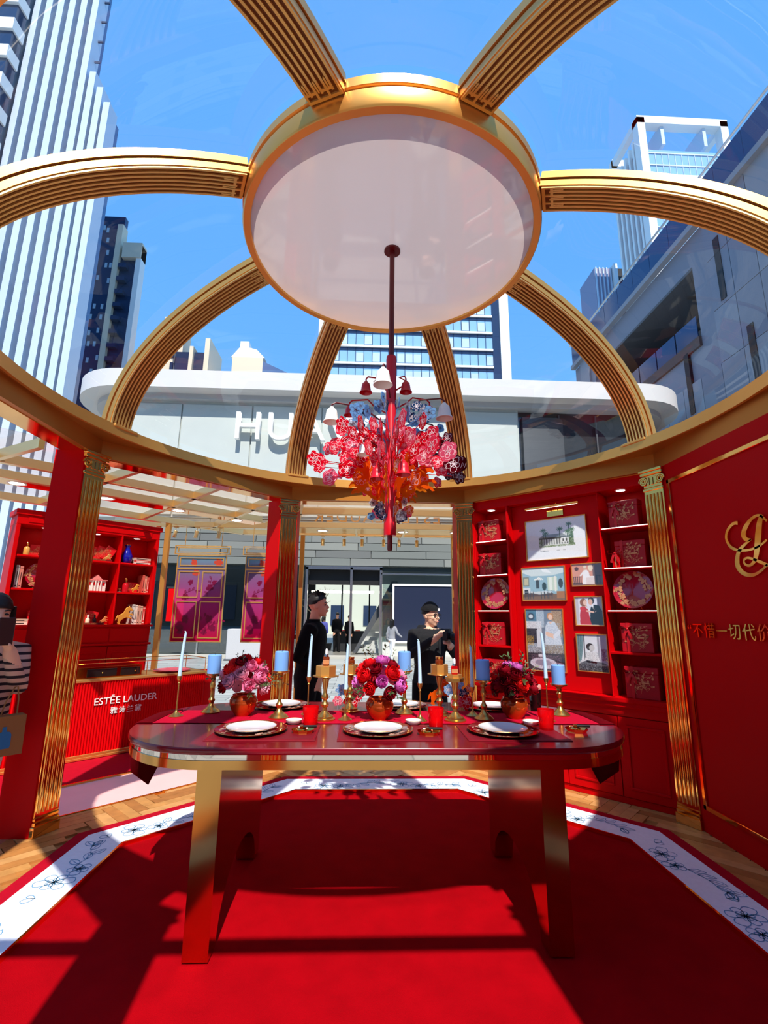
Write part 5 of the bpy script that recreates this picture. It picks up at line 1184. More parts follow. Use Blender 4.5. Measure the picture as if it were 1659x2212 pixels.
def add_head(m, c, s=1., yaw=0., pitch=0.):
    """head facing -y, centre c; returns the transform"""
    T = Matrix.Translation(c) @ Matrix.Rotation(yaw, 4, 'Z') @ Matrix.Rotation(pitch, 4, 'X') @ Matrix.Scale(s, 4); m.T = T
    m.sphere((0, .012, .03), 1, 20, 14, (.073, .092, .085)); m.sphere((0, -.020, -.035), 1, 18, 12, (.058, .066, .075)); m.sphere((0, -.052, -.088), 1, 12, 8, (.030, .026, .022))
    m.sphere((0, -.072, .018), 1, 14, 8, (.050, .014, .012)); m.tube([(0, -.080, .012), (0, -.100, -.020), (0, -.104, -.030)], [.008, .012, .014], 8); m.sphere((0, -.086, -.058), 1, 10, 6, (.022, .010, .012))
    for sg in (-1, 1): m.sphere((sg*.073, .012, -.010), 1, 10, 8, (.010, .020, .032)); m.sphere((sg*.038, -.062, -.025), 1, 10, 6, (.022, .018, .02))
    m.T = None; return T
def face_parts(par, T, glasses=False):
    em = M('dark_eye', (30, 22, 20), .2)
    for sg in (-1, 1):
        m = MB(); m.T = T; m.sphere((sg*.031, -.079, .002), 1, 10, 6, (.012, .006, .006)); m.obj('eye', em, par)
        m = MB(); m.T = T; m.tube([(sg*.016, -.088, .022), (sg*.034, -.085, .027), (sg*.050, -.074, .022)], .004, 6); m.obj('eyebrow', HAIRM, par)
    m = MB(); m.T = T; m.tube([(-.022, -.089, -.056), (0, -.097, -.055), (.022, -.089, -.056)], [.003, .006, .003], 6); m.obj('lips', M('lip_colour', (176, 92, 84), .5), par)
    if glasses:
        m = MB(); m.T = T
        for sg in (-1, 1):
            m.tube([(sg*.034+.027*cos(a), -.100+.01*abs(cos(a)), .0+.024*sin(a)) for a in [2*pi*i/18 for i in range(18)]], .0024, 6, closed=True); m.tube([(sg*.060, -.094, .006), (sg*.078, -.04, .006), (sg*.078, .012, .0)], .002, 6)
        m.tube([(-.010, -.102, .004), (.010, -.102, .004)], .002, 6); m.obj('glasses', BLACK, par)
def hand_shapes(m, wrist, d, palm_n, s=1., curl=.5):
    """palm and five fingers growing from the wrist along d; palm_n is the palm's facing direction"""
    d = Vector(d).normalized(); pn = Vector(palm_n); pn = (pn-d*pn.dot(d)).normalized(); sd = d.cross(pn).normalized(); w = Vector(wrist)
    m.tube([tuple(w-d*.01), tuple(w+d*.03*s), tuple(w+d*.075*s)], [.024*s, .030*s, .028*s], 10)
    for k, (off, L) in enumerate(((-.028, .058), (-.010, .070), (.009, .072), (.027, .064))):
        b = w+d*.075*s+sd*off*s; p1 = b+(d*cos(curl*.6)+pn*sin(curl*.6))*L*.45*s; p2 = p1+(d*cos(curl*1.5)+pn*sin(curl*1.5))*L*.32*s; p3 = p2+(d*cos(curl*2.3)+pn*sin(curl*2.3))*L*.25*s
        m.tube([tuple(b-d*.02*s), tuple(b), tuple(p1), tuple(p2), tuple(p3)], [.010*s, .0095*s, .009*s, .0085*s, .007*s], 8)
    b = w+d*.025*s+sd*.026*s; p1 = b+(d*.6+sd*.7+pn*.3).normalized()*.035*s; p2 = p1+(d*.85+sd*.2+pn*.5*curl).normalized()*.030*s
    m.tube([tuple(b), tuple(p1), tuple(p2)], [.013*s, .011*s, .009*s], 8)
def hair_cap(par, T, thick=.010, low=-.01, front=.03, mat=None, spikes=0, name='hair', long=0., seed=1):
    rr = random.Random(seed); m = MB(); m.T = T; vs = []; fs = []; n, k = 28, 12
    for i in range(k+1):
        t = i/k
        for j in range(n):
            a = 2*pi*j/n; fy = -sin(a)      # fy=1 is the front
            lim = 1.75-.62*max(0, fy)**.8 if not long else 1.9-.42*max(0, fy)**.8
            th = t*lim; f = 1+thick*10*(.6+.4*cos(th))*.1; q = 1+.05*sin(j*5.3+i*2.1)*.5
            vs.append((.080*f*q*sin(th)*cos(a), .012+.100*f*q*sin(th)*sin(a), .03+.097*f*q*cos(th)))
    for i in range(k):
        for j in range(n): fs.append((i*n+j, (i+1)*n+j, (i+1)*n+(j+1) % n, i*n+(j+1) % n))
    m.add(vs, fs)
    if spikes:
        for _ in range(spikes):
            a = rr.uniform(0, 2*pi); th = rr.uniform(0, .95); b = Vector((.078*sin(th)*cos(a), .012+.098*sin(th)*sin(a), .03+.095*cos(th))); d = Vector((b.x*.6, b.y*.5-.03, .09)).normalized()+Vector((rr.uniform(-.4, .4), rr.uniform(-.4, .4), 0)); m.tube([tuple(b), tuple(b+d.normalized()*rr.uniform(.018, .036))], [.008, .001], 4)
    if long:
        for _ in range(60):
            a = rr.uniform(-.35, pi+.35); b = Vector((.083*cos(a), .012+.100*sin(a), rr.uniform(-.01, .05))); e = Vector((b.x*rr.uniform(.8, 1.25), b.y*rr.uniform(.9, 1.2)+.01, -long+rr.uniform(-.04, .03))); m.tube([tuple(b), tuple((b+e)/2+Vector((0, .01, 0))), tuple(e)], [.014, .014, .004], 5)
    return m.obj(name, mat or HAIRM, par, smooth=70)
def figure(name, label, loc, rz, H=1.75, top=BLKC, legs=BLKC, skin=SKIN, arms=None, girth=1., voxel=.012, stride=.08, lean=0., head=None, hands=True, shoes=BLACK, sleeve_end=None, group=None, skirt=False, hand_curl=.5, feet=(0, 0)):
    g = thing(name, label, 'person', loc, rz, group); k = H/1.75; m = MB(); S = lambda *p: tuple(q*k for q in p); w = girth; fx, fy = feet
    loft(m, [tuple(q*k for q in s) for s in ((0, .01, .84, .15*w, .115*w), (0, .01, .95, .165*w, .125*w), (0, 0, 1.06, .155*w, .115*w), (0, -lean*.3, 1.18, .165*w, .12*w), (0, -lean*.6, 1.30, .180*w, .125*w), (0, -lean*.8, 1.39, .172*w, .11*w), (0, -lean*.95, 1.44, .13*w, .085*w), (0, -lean, 1.47, .075, .07))])
    hc = head or ((0, -.02-lean*1.1, 1.64), 0, 0)
    m.tube([S(0, .01-lean*.95, 1.43), S(0, .0-lean, 1.50), S(hc[0][0]*.7, hc[0][1]+.02, hc[0][2]-.06)], [.062*k, .054*k, .055*k], 14)
    for sg in (-1, 1):
        m.tube([S(sg*.085, .01, .92), S(sg*.095+fx*.3, -stride*sg*.4+fy*.3, .70), S(sg*.095+fx*.55, -stride*sg*.7+fy*.55, .48), S(sg*.095+fx*.8, -stride*sg*.6+.02+fy*.8, .28), S(sg*.095+fx, -stride*sg+.02+fy, .09)], [.098*k*w, .088*k*w, .066*k, .060*k, .050*k], 14)
        m.tube([S(sg*.095+fx, -stride*sg+.05+fy, .05), S(sg*.10+fx, -stride*sg-.06+fy, .045), S(sg*.105+fx, -stride*sg-.15+fy, .035)], [.048*k, .046*k, .034*k], 10)
    A = arms or {-1: ((-.215, .02, 1.13), (-.20, -.06, .90)), 1: ((.215, .02, 1.13), (.20, -.06, .90))}
    wr = []
    for sg in (-1, 1):
        el, ha = A[sg]; sh = (sg*.165*w, -lean*.8, 1.40)
        m.tube([S(sg*.10, -lean*.8, 1.40), S(*sh), S(*[(a+b)/2 for a, b in zip(sh, el)]), S(*el), S(*[(a*2+b)/3 for a, b in zip(el, ha)]), S(*ha)], [.068*k, .070*k*w, .060*k*w, .053*k, .048*k, .038*k], 12)
        d = Vector(ha)-Vector(el); wr.append((sg, Vector(ha)*k, d.normalized(), k))
        if hands: hand_shapes(m, Vector(ha)*k, d, Vector((-sg*.9, -.3, .25)) if len(A[sg]) == 2 and True else (0, 0, 1), k, hand_curl)
    T = add_head(m, S(*hc[0]), k*1.02, hc[1], hc[2])
    Ti = T.inverted(); nz = (1.475-.0)*k
    def zone(x, y, z):
        p = Ti @ Vector((x, y, z))
        if p.z > -.135 and abs(p.x) < .1 and abs(p.y) < .13 and z > 1.44*k: return 2
        if z > nz and abs(x) < .07*k: return 2
        for sg, wv, d, kk in wr:
            q = Vector((x, y, z))-wv
            if q.dot(d) > .004 and q.length < .2*kk: return 2
        if z < .095*k: return 3
        return 0 if z > .90*k else 1
    me = remeshed(m, voxel, 3, zone, [top, legs, skin, shoes]); link('body', me, g); return g, T, k
# man in black, side on
gm, T, k = figure('person', 'man in black shirt and trousers standing side on at the back opening', (-.54, 5.25, ZG), rad(86), 1.81, girth=1.16, voxel=.010, stride=.05, lean=.03,
    arms={-1: ((-.25, .08, 1.13), (-.10, -.13, 1.02)), 1: ((.25, .08, 1.13), (.12, -.12, .98))}, head=((0, -.065, 1.635), -.1, -.06))
hair_cap(gm, T, .006, spikes=150); face_parts(gm, T)
m = MB(); loft(m, [(0, -.005, 1.43*k, .095, .09), (0, -.02, 1.50*k, .068, .07)], 20); m.obj('collar', BLKC, gm)
# photographer in hoodie and beanie
gp, T, k = figure('person', 'photographer in black hoodie, beanie and glasses holding up a camera', (.725, 5.46, ZG), rad(14), 1.75, top=M('black_hoodie', (24, 24, 27), .9, bump=(30, .3)), skin=SKIN2, girth=1.08, voxel=.010, stride=.06,
    arms={-1: ((-.25, -.12, 1.20), (-.035, -.30, 1.385)), 1: ((.26, -.14, 1.17), (.10, -.33, 1.30))}, head=((.01, -.03, 1.60), .55, .05), hand_curl=.8)
hair_cap(gp, T, .004, name='side_hair'); face_parts(gp, T, True)
m = MB(); m.T = T; vs = []; fs = []; n, kk = 28, 9
for i in range(kk+1):
    th = 1.42*i/kk
    for j in range(n): a = 2*pi*j/n; vs.append((.088*sin(th)*cos(a)*(1.04 if i > kk-3 else 1), .014+.108*sin(th)*sin(a)*(1.04 if i > kk-3 else 1), .034+.118*cos(th)))
for i in range(kk):
    for j in range(n): fs.append((i*n+j, (i+1)*n+j, (i+1)*n+(j+1) % n, i*n+(j+1) % n))
m.add(vs, fs); bn = m.obj('beanie', M('black_knit', (18, 18, 20), .95, bump=(120, .6)), gp); m = MB(); m.T = T; m.cbox(-.018, .012, -.106, -.100, .055, .085, .001); m.obj('beanie_patch', WHITE, bn)
m = MB(); loft(m, [(0, .03, 1.40*k, .13, .12), (0, .055, 1.46*k, .125, .11), (0, .06, 1.50*k, .10, .09)], 20); m.obj('hood', M('hood_cloth', (26, 26, 30), .9), gp)
for sg in (-1, 1): m = MB(); m.tube([(sg*.06*k, -.125, 1.36*k), (sg*.055*k, -.14, 1.25*k)], .004, 6); m.obj('drawstring', BLACK, gp)
# his camera
Rz = Matrix.Rotation(rad(14), 3, 'Z'); cp_ = Rz @ Vector((.055, -.385, 1.40)); cg = thing('photo_camera', 'black camera with a long lens held by the photographer', 'camera', (.725+cp_.x, 5.46+cp_.y, ZG+cp_.z), rad(52))
m = MB(); m.cbox(-.068, .068, -.03, .03, -.045, .045, .008); m.obj('camera_body', BLACK, cg); m = MB(); m.prism([(-.028, .045), (.028, .045), (.018, .07), (-.018, .07)], -.025, .025, 'y'); m.obj('prism_hump', BLACK, cg)
m = MB(); m.T = Matrix.Rotation(rad(100), 4, 'X'); m.lathe([(0, .02), (.036, .02), (.038, .06), (.034, .065), (.036, .15), (.040, .155), (.040, .19), (.036, .19), (.033, .18), (0, .175)], 24); m.obj('lens', BLACK, cg); m = MB(); m.lathe([(.009, .045), (.009, .056), (0, .056)], 12, (-.045, 0, 0)); m.obj('shutter_dial', GREYD if 'GREYD' in globals() else DARK, cg)
# woman with phone and paper bag at the left opening
def stripe_mat():
    m = M('striped_knit', (214, 176, 152), .9); nt = m.node_tree; b = nt.nodes['Principled BSDF']; tc = nt.nodes.new('ShaderNodeTexCoord'); wv = nt.nodes.new('ShaderNodeTexWave'); wv.bands_direction = 'Z'; wv.inputs['Scale'].default_value = 7.5; wv.inputs['Distortion'].default_value = .6
    cr = nt.nodes.new('ShaderNodeValToRGB'); cr.color_ramp.interpolation = 'CONSTANT'; cr.color_ramp.elements[0].color = (*lin((40, 28, 34)), 1); cr.color_ramp.elements[1].position = .34; cr.color_ramp.elements[1].color = (*lin((216, 178, 156)), 1)
    nt.links.new(tc.outputs['Object'], wv.inputs['Vector']); nt.links.new(wv.outputs[0], cr.inputs[0]); nt.links.new(cr.outputs[0], b.inputs['Base Color']); return m
gw, T, k = figure('person', 'dark-haired woman in a striped top photographing with a phone beside the red post', (-2.225, 3.1, ZG), rad(50), 1.69, top=stripe_mat(), legs=M('cream_trousers', (236, 226, 214), .85), skin=SKIN2, girth=1.0, voxel=.011, stride=.0,
    arms={-1: ((-.19, -.13, 1.20), (-.055, -.20, 1.42)), 1: ((.15, -.12, 1.19), (.05, -.20, 1.42))}, head=((0, -.03, 1.63), 0, .05), hand_curl=.9, feet=(-.095, .005))
hair_cap(gw, T, .014, long=.17, seed=4); face_parts(gw, T)
pz = Matrix.Rotation(rad(50), 3, 'Z') @ Vector((.0, -.255, 1.40)); g = thing('phone', 'dark phone in a patterned case held up by the woman', 'phone', (-2.225+pz.x, 3.1+pz.y, ZG+pz.z), rad(50)); m = MB(); m.cbox(-.04, .04, -.005, .005, 0, .155, .004); m.obj('phone_body', M('phone_case', (60, 34, 30), .4), g); m = MB(); m.box(-.035, .035, .005, .0055, .006, .149); m.obj('screen', M('phone_screen', (190, 160, 140), .1, emit=.3), g)
RW = Matrix.Rotation(rad(50), 3, 'Z')
def at_woman(x, y, z): p = RW @ Vector((x, y, z)); return (-2.225+p.x, 3.1+p.y, ZG+p.z)
g = thing('paper_bag', 'brown paper bag with a blue bottle mark hanging from her arm', 'bag', at_woman(.075, -.20, .80), rad(50)); m = MB(); m.prism([(-.10, 0), (.10, 0), (.097, .21), (-.097, .21)], -.04, .04, 'y'); m.obj('bag_body', M('kraft_paper', (150, 100, 52), .85), g)
m = MB(); m.prism([(-.032, .04), (.032, .04), (.036, .05), (.036, .11), (.028, .125), (.01, .13), (.01, .155), (-.01, .155), (-.01, .13), (-.028, .125), (-.036, .11), (-.036, .05)], -.0425, -.0395, 'y'); m.obj('blue_bottle_mark', M('mark_blue', (40, 110, 160), .7), g)
m = MB(); m.tube([(-.02, 0, .20), (.0, .015, .28), (.045, .05, .355), (.06, .055, .36), (.065, .03, .29), (.06, 0, .20)], .004, 6); m.obj('handle', M('kraft_cord', (170, 120, 66), .9), g)
g = thing('shoulder_bag', 'dark red shoulder bag in front of the woman with the phone', 'bag', at_woman(-.065, -.185, 1.02), rad(50)); m = MB(); m.cbox(-.095, .095, -.035, .035, 0, .13, .018); m.obj('bag_body', M('maroon_leather', (120, 24, 40), .5), g)
m = MB(); m.tube([(-.075, 0, .12), (-.078, .015, .20), (-.065, .045, .30), (-.045, .11, .385), (-.035, .185, .405), (-.04, .265, .37)], .008, 6); m.obj('strap', M('maroon_strap', (100, 20, 34), .5), g)
# people across the square and inside the store
def far(lab, x, y, rz, H, top, legs, hairlen=0., arms=None, stride=.1, z=ZG):
    g, T, k = figure('person', lab, (x, y, z), rz, H, top=top, legs=legs, voxel=.022, stride=stride, arms=arms, hands=False, girth=.95); hair_cap(g, T, .01, long=hairlen); return g
far('long-haired woman in grey top and white trousers walking across the square', 1.08, 18.6, rad(150), 1.50, M('grey_knit', (140, 140, 144), .9), M('white_trousers', (240, 240, 240), .8), .30, {-1: ((-.30, .05, 1.15), (-.48, -.02, 1.0)), 1: ((.22, .04, 1.13), (.24, .0, .90))}, .18)
NAVY = M('violet_blue_jacket', (70, 74, 150), .85); GRY = M('grey_trousers', (92, 94, 100), .85)
far('person in violet blue jacket and grey trousers at the store counter', -1.72, 21.7, rad(170), 1.55, NAVY, GRY, .14, z=ZG+.06)
far('person in dark jacket beside the one in violet blue inside the store', -2.12, 22.0, rad(150), 1.68, M('dark_jacket', (34, 34, 52), .9), BLKC, z=ZG+.06)
far('tall person in black standing by the display counter inside the store', -1.15, 22.2, rad(190), 1.70, BLKC, BLKC, z=ZG+.06)
far('person in black leaning over the display counter inside the store', -.62, 22.35, rad(160), 1.58, BLKC, BLKC, z=ZG+.06)
far('person in blue jacket near the shop door behind the back left column', -3.05, 19.1, rad(120), 1.62, NAVY, BLKC)

# ------------------------------------------------------------------ white store building across the square
FY = 20.
st = thing('store_building', 'low white store building with rounded ends, brand sign, stone band and glass front', 'building', (0, FY, ZG))
WALLW = M('white_wall_panel', (186, 192, 186), .5, noise=(1.5, .02)); ROOFW = M('white_roof_band', (206, 204, 202), .6); DGLS = M('dark_reflecting_glass', (52, 54, 58), .04, .3, .8); GREYD = M('dark_grey_wall', (74, 76, 80), .5)
def rb(x0, x1, d, r, k=10):
    p = []
    for i in range(k+1): a = pi+pi/2*i/k; p.append((x0+r+r*cos(a), r+r*sin(a)))
    for i in range(k+1): a = 3*pi/2+pi/2*i/k; p.append((x1-r+r*cos(a), r+r*sin(a)))
    return p+[(x1, d), (x0, d)]
G = -ZG
m = MB(); m.prism([(x, y-.6) for x, y in rb(-13.2, 14.9, 9, 2.6)], 10.75+G, 11.55+G); m.obj('roof_band', ROOFW, st)
m = MB(); m.prism(rb(-12.6, 14.3, 9, 2.3), 10.5+G, 10.8+G); m.obj('roof_soffit', M('soffit_grey', (176, 178, 180), .6), st)
m = MB(); m.prism([(-12.3, 2.2), (-11.6, 1.0), (-10.2, .3), (6.8, .3), (6.8, 9), (-12.3, 9)], 5.3+G, 10.5+G); m.obj('upper_wall', WALLW, st)
for x0, x1 in ((-10.15, -8.1), (-8.08, -5.05), (-5.03, -2.0), (-1.98, 1.05), (1.07, 4.1), (4.12, 6.75)):
    m = MB(); m.cbox(x0+.02, x1-.02, .22, .3, 5.4+G, 10.35+G, .01); m.obj('wall_panel', WALLW, st)
m = MB(); m.prism([(6.8, .5), (12.0, .5), (13.4, 1.2), (14.0, 2.6), (14.0, 9), (6.8, 9)], 5.3+G, 10.5+G); m.obj('dark_glass_corner', DGLS, st)
m = MB(); m.prism([(7.0, .3), (8.6, .3), (9.0, .55), (7.0, .55)], 5.5+G, 10.2+G); m.obj('dark_panel', GREYD, st)
for x in (8.7, 10.4, 12.0):
    m = MB(); m.box(x, x+.06, .42, .52, 5.5+G, 10.4+G); m.obj('mullion', GREYD, st)
tm = text_mesh('HUAWEI', 1.78, .22, 1.12, 'LEFT', [M('white_sign_letter', (250, 250, 250), .5)]); link('brand_sign', tm, st, (-5.75, -.10, 9.2+G), (pi/2, 0, 0))
# stone band of separate courses above the shop front
rr = random.Random(8); SM = [M('stone_%d' % i, c, .75) for i, c in enumerate(((116, 118, 114), (100, 102, 100), (128, 130, 124), (108, 112, 108)))]
sb = MB(); sb.box(-12, 6.8, .45, 9, 3.35+G, 5.3+G); sb = sb.obj('stone_band', SM[1], st)
stone_me = [MB().cbox(0, w, 0, .12, 0, .30, .01).mesh('stone', [SM[0]]) for w in (1.6, 2.3)]
for row in range(6):
    x = -11.0+rr.uniform(0, 1)
    while x < 6:
        w = rr.choice((0, 1)); link('stone', stone_me[w], sb, (x, .34+rr.uniform(-.02, .02), 3.38+G+row*.32), None, rr.choice(SM)); x += (1.6, 2.3)[w]+.02
# ground floor: dark interior, glass, door frame, stair, screen
m = MB(); m.box(-12, -2.9, 8.8, 9, 0, 3.4+G); m.obj('back_wall', M('store_back_wall', (70, 70, 72), .6), st)
for k in range(6): m = MB(); m.box(-2.9+k*1.6, -2.82+k*1.6, 8.8, 9, 0, 3.3+G); m.obj('rear_mullion', GREYD, st)
m = MB(); m.box(-12, 6.8, .3, 9, .0, .06); m.obj('store_floor', M('store_floor_grey', (120, 118, 112), .4), st)
m = MB(); m.box(-12, 6.8, .6, 9, 3.2+G, 3.36+G); m.obj('store_ceiling', GREYD, st)
for (x0, x1) in ((-2.3, -1.0), (-.9, .45)):
    m = MB(); m.box(x0, x1, 1.8, 2.6, 2.35+G, 2.42+G); m.obj('light_panel', M('warm_light_panel', (240, 230, 210), .5, emit=5), st)  # glowing panels added to brighten the dark store interior
for (x0, x1) in ((-12, -9.3), (-9.25, -6.6), (-6.55, -4.2), (-4.15, -2.4), (.78, 3.9), (3.95, 6.7)):
    m = MB(); m.box(x0, x1, .30, .33, .12, 3.32+G); m.obj('glass_pane', SHOPG, st, smooth=0)
for x in (-9.28, -6.58, -4.18, 3.92):
    m = MB(); m.box(x-.03, x+.03, .27, .36, .06, 3.34+G); m.obj('glazing_post', CHROME, st)
for x in (-2.35, -.52, .70):
    m = MB(); m.box(x-.05, x+.05, .2, .42, .0, 3.3+G); m.obj('door_post', CHROME, st)
m = MB(); m.box(-2.4, .75, .2, .42, 3.2+G, 3.34+G); m.obj('door_head', CHROME, st)
m = MB(); m.box(.7, 6.8, .2, .3, 3.02+G, 3.08+G); m.obj('steel_transom', CHROME, st)
m = MB(); m.box(-2.3, .7, .55, .7, 2.6+G, 3.2+G); m.obj('dark_lintel', BLACK, st)
stp = MB(); stp.box(0, 1.9, 0, .34, 0, .17); stp_me = stp.mesh('stair_step', [M('stair_grey', (176, 178, 174), .6)])
for i in range(17): o = link('stair_step', stp_me, st, (-.30+.105*i, 1.3+.26*i, .10+.155*i))
m = MB(); m.prism([(-.42, .10), (-.30, .10), (1.45, 2.8), (1.45, 3.1), (1.2, 3.1)], 1.2, 1.35, 'y'); m.obj('stair_stringer', GREYD, st)
m = MB(); m.box(1.25, 3.85, .14, .26, .36+G, 2.56+G); sc_ = m.obj('window_screen', M('dark_blue_screen', (40, 46, 66), .12, 0, .6), st)
m = MB()
for b in ((1.18, 3.92, .29, .36), (1.18, 3.92, 2.56, 2.64), (1.18, 1.25, .36, 2.56), (3.85, 3.92, .36, 2.56)): m.box(b[0], b[1], .1, .28, b[2]+G, b[3]+G)
m.obj('screen_frame', WHITE, sc_)
m = MB(); m.box(.78, 6.8, .2, .3, .06, .60); m.obj('low_wall', M('pale_stone', (196, 196, 188), .7), st)
m = MB(); m.box(-12, 6.8, -.6, .3, -.0, .07); m.obj('threshold', M('threshold_stone', (176, 172, 160), .7), st)

# interior tree, display counter, red banners, cars behind the glass
tr = thing('bare_tree', 'pale bare branched tree standing inside the store', 'tree', (-1.9, 23.9, ZG+.05)); m = MB(); rt = random.Random(3)
def grow(p, d, L, r, dep):
    q = p+d*L; m.tube([tuple(p), tuple((p+q)/2+Vector((rt.uniform(-.04, .04), rt.uniform(-.04, .04), 0))), tuple(q)], [r, r*.85, r*.7], 6, dep == 0)
    if dep:
        for _ in range(3 if dep > 2 else 2):
            dd = (d+Vector((rt.uniform(-.9, .9), rt.uniform(-.6, .6), rt.uniform(-.1, .5)))).normalized(); grow(q, dd, L*rt.uniform(.6, .8), r*.62, dep-1)
grow(Vector((0, 0, .02)), Vector((-.05, 0, 1)), .92, .07, 5); m.obj('branches', M('pale_bark', (214, 196, 168), .8), tr)
m = MB(); m.lathe([(0, 0), (.4, 0), (.45, .3), (0, .3)], 16); m.obj('planter', GREYD, tr)
dk = thing('display_counter', 'dark display counter with small devices inside the store', 'counter', (-.55, 22.9, ZG)); m = MB(); m.cbox(-.7, .6, -.3, .3, .06, .95, .02); m.obj('body', DARK, dk)
for q, c in enumerate(((230, 40, 50), (40, 190, 170), (220, 90, 60))): m = MB(); m.cbox(-.5+.35*q, -.28+.35*q, -.28, -.1, .95, .99, .01); m.obj('device', M('device_%d' % q, c, .3), dk)
def car(lab, x, y, col):
    g = thing('car', lab, 'car', (x, y, ZG+.058)); mt = M('car_paint', col, .12, .2, .6, coat=.8)
    m = MB(); prof = [(-2.2, .35), (-2.25, .7), (-2.0, .85), (-1.2, .95), (-.5, 1.42), (.6, 1.45), (1.5, 1.05), (2.15, .95), (2.25, .6), (2.2, .35)]; m.prism(prof[::-1], -.85, .85, 'y'); b = m.obj('body', mt, g)
    m = MB(); m.prism([(-1.0, .98), (-.45, 1.36), (.55, 1.39), (1.2, 1.05)][::-1], -.87, .87, 'y'); m.obj('side_window', BLACK, g)
    for wx in (-1.4, 1.4):
        m = MB(); m.T = Matrix.Translation((wx, -.88, .34)) @ Matrix.Rotation(pi/2, 4, 'X'); m.lathe([(0, -.02), (.2, -.02), (.34, -.02), (.34, .2), (0, .2)], 24); w = m.obj('wheel', BLACK, g)
        m = MB(); m.T = Matrix.Translation((wx, -.88, .34)) @ Matrix.Rotation(pi/2, 4, 'X'); m.lathe([(0, .03), (.2, .022)], 10); m.obj('hub', CHROME, w)
    m = MB(); m.cbox(-2.26, -2.1, -.8, -.5, .68, .76, .01); m.obj('headlamp', WHITE, g)
car('black car displayed behind the shop glass near the bookcase', -7.7, 22.3, (20, 22, 26)); car('black car displayed behind the shop glass between the hanging panels', -4.6, 27.4, (16, 17, 20))
for lab, x in (('small red banner hanging in the shop window beside the bookcase', -7.35),):
    g = thing('banner', lab, 'banner', (x, 19.7, 1.05)); m = MB(); m.cbox(-.32, .32, -.02, .02, 0, 1.25, .01); m.obj('cloth', REDL, g); m = MB(); m.tube([(-.4, 0, 1.3), (.4, 0, 1.3)], .03, 8); m.obj('rod', BLACK, g)
g = thing('white_plinth', 'white speckled block beside the shop front below the hanging panel', 'plinth', (-4.15, 18.6, ZG)); m = MB(); m.cbox(-.75, .75, -.3, .3, 0, 1.1, .02); m.obj('block', M('speckled_white', (180, 180, 182), .7, noise=(60, .15)), g); m = MB(); m.cbox(-.8, .8, -.35, .35, 0, .06, .01); m.obj('foot', GREYD, g)

# ------------------------------------------------------------------ towers beyond
TGL = M('tower_glass_dark', (92, 116, 152), .12, .2, .6); TGB = M('tower_glass_blue', (146, 188, 222), .1, .1, .6); FINM = M('pale_aluminium_fin', (196, 208, 222), .4, .1); WHT = M('white_tower_cladding', (238, 236, 232), .6); BEI = M('beige_tower_cladding', (222, 206, 180), .7); DKG = M('dark_tower_glass', (52, 68, 96), .1, .3, .6); WLT = M('pale_window_blind', (168, 190, 206), .4)
MAR = M('maroon_balcony', (92, 20, 40), .6)
tw = thing('finned_tower', 'tall office tower with pale vertical fins stepping down at its right end', 'building', (-50, 60, ZG))
FX = [6.8-1.72*k for k in range(18)][::-1]+[8.2, 9.6, 10.9]; NF = len(FX)
hts = [125]*18+[80.6, 77.8, 75.1]
for i in range(NF):
    x = FX[i]; h = hts[i]
    m = MB(); m.box(x-.46, x+.46, -1.2, 1, 0, h); m.obj('fin', FINM, tw)
    if i < NF-1:
        m = MB(); m.box(x+.46, FX[i+1]-.46, .2, 1, 0, min(h, hts[i+1])-.6); m.obj('glass_bay', TGL, tw)
spm = MB(); spm.box(.46, 1.26, .05, .2, 0, .35); spm_me = spm.mesh('floor_spandrel', [DKG]); cnt2 = 0
for i in range(NF-4, 3, -1):
    for z in range(24, 97, 4):
        if cnt2 < 290: link('floor_spandrel', spm_me, tw, (FX[i], 0, z)); cnt2 += 1
m = MB(); m.box(-26, 11.2, 1, 2, 0, 74); m.box(-26, 7.0, 1, 2, 74, 125); m.obj('core', TGL, tw)
# striped tower at the far left edge
t2 = thing('banded_tower', 'tower with dark and white floor bands at the very edge of the view', 'building', (-71.4, 56.4, ZG))
m = MB(); m.box(-4, 19.0, 0, 1.8, 0, 140); m.obj('core', DKG, t2)
for z in range(4, 140, 5): m = MB(); m.box(-4, 19.25, -.4, 1.8, z, z+2); m.obj('floor_band', WHT, t2)
# dark residential pair with pale edges
t3 = thing('residential_tower', 'dark glazed apartment tower with pale edge piers and stacked balconies', 'building', (-53, 90, ZG))
for x0, x1, h in ((-8, 1.0, 84), (1.0, 5.6, 76)):
    m = MB(); m.box(x0, x1, 0, 1.2, 0, h); m.obj('glazed_block', DKG, t3)
m = MB(); m.box(.1, 1.2, -.8, 1.2, 0, 81.5); m.obj('pier', BEI, t3); m = MB(); m.box(4.7, 5.7, -.8, 1.2, 0, 76.5); m.obj('pier', WHT, t3); m = MB(); m.box(1.8, 5.7, -1, 1.2, 73.5, 77); m.obj('roof_block', BEI, t3)
bm = MB(); bm.box(0, 1.6, -1.2, 0, 0, .9); bm_me = bm.mesh('balcony', [DKG]); wm = MB(); wm.box(0, .5, -.1, 0, 0, 1.1); wm_me = wm.mesh('window', [WLT]); rr = random.Random(2)
for z in range(44, 72, 3): link('balcony', bm_me, t3, (1.5, 0, z))
for z in range(44, 82, 3):
    link('balcony', bm_me, t3, (-7.6, -.2, z))
    for _ in range(2): link('window', wm_me, t3, (rr.uniform(-5.5, -.9), 0, z+rr.choice((0, .6))))
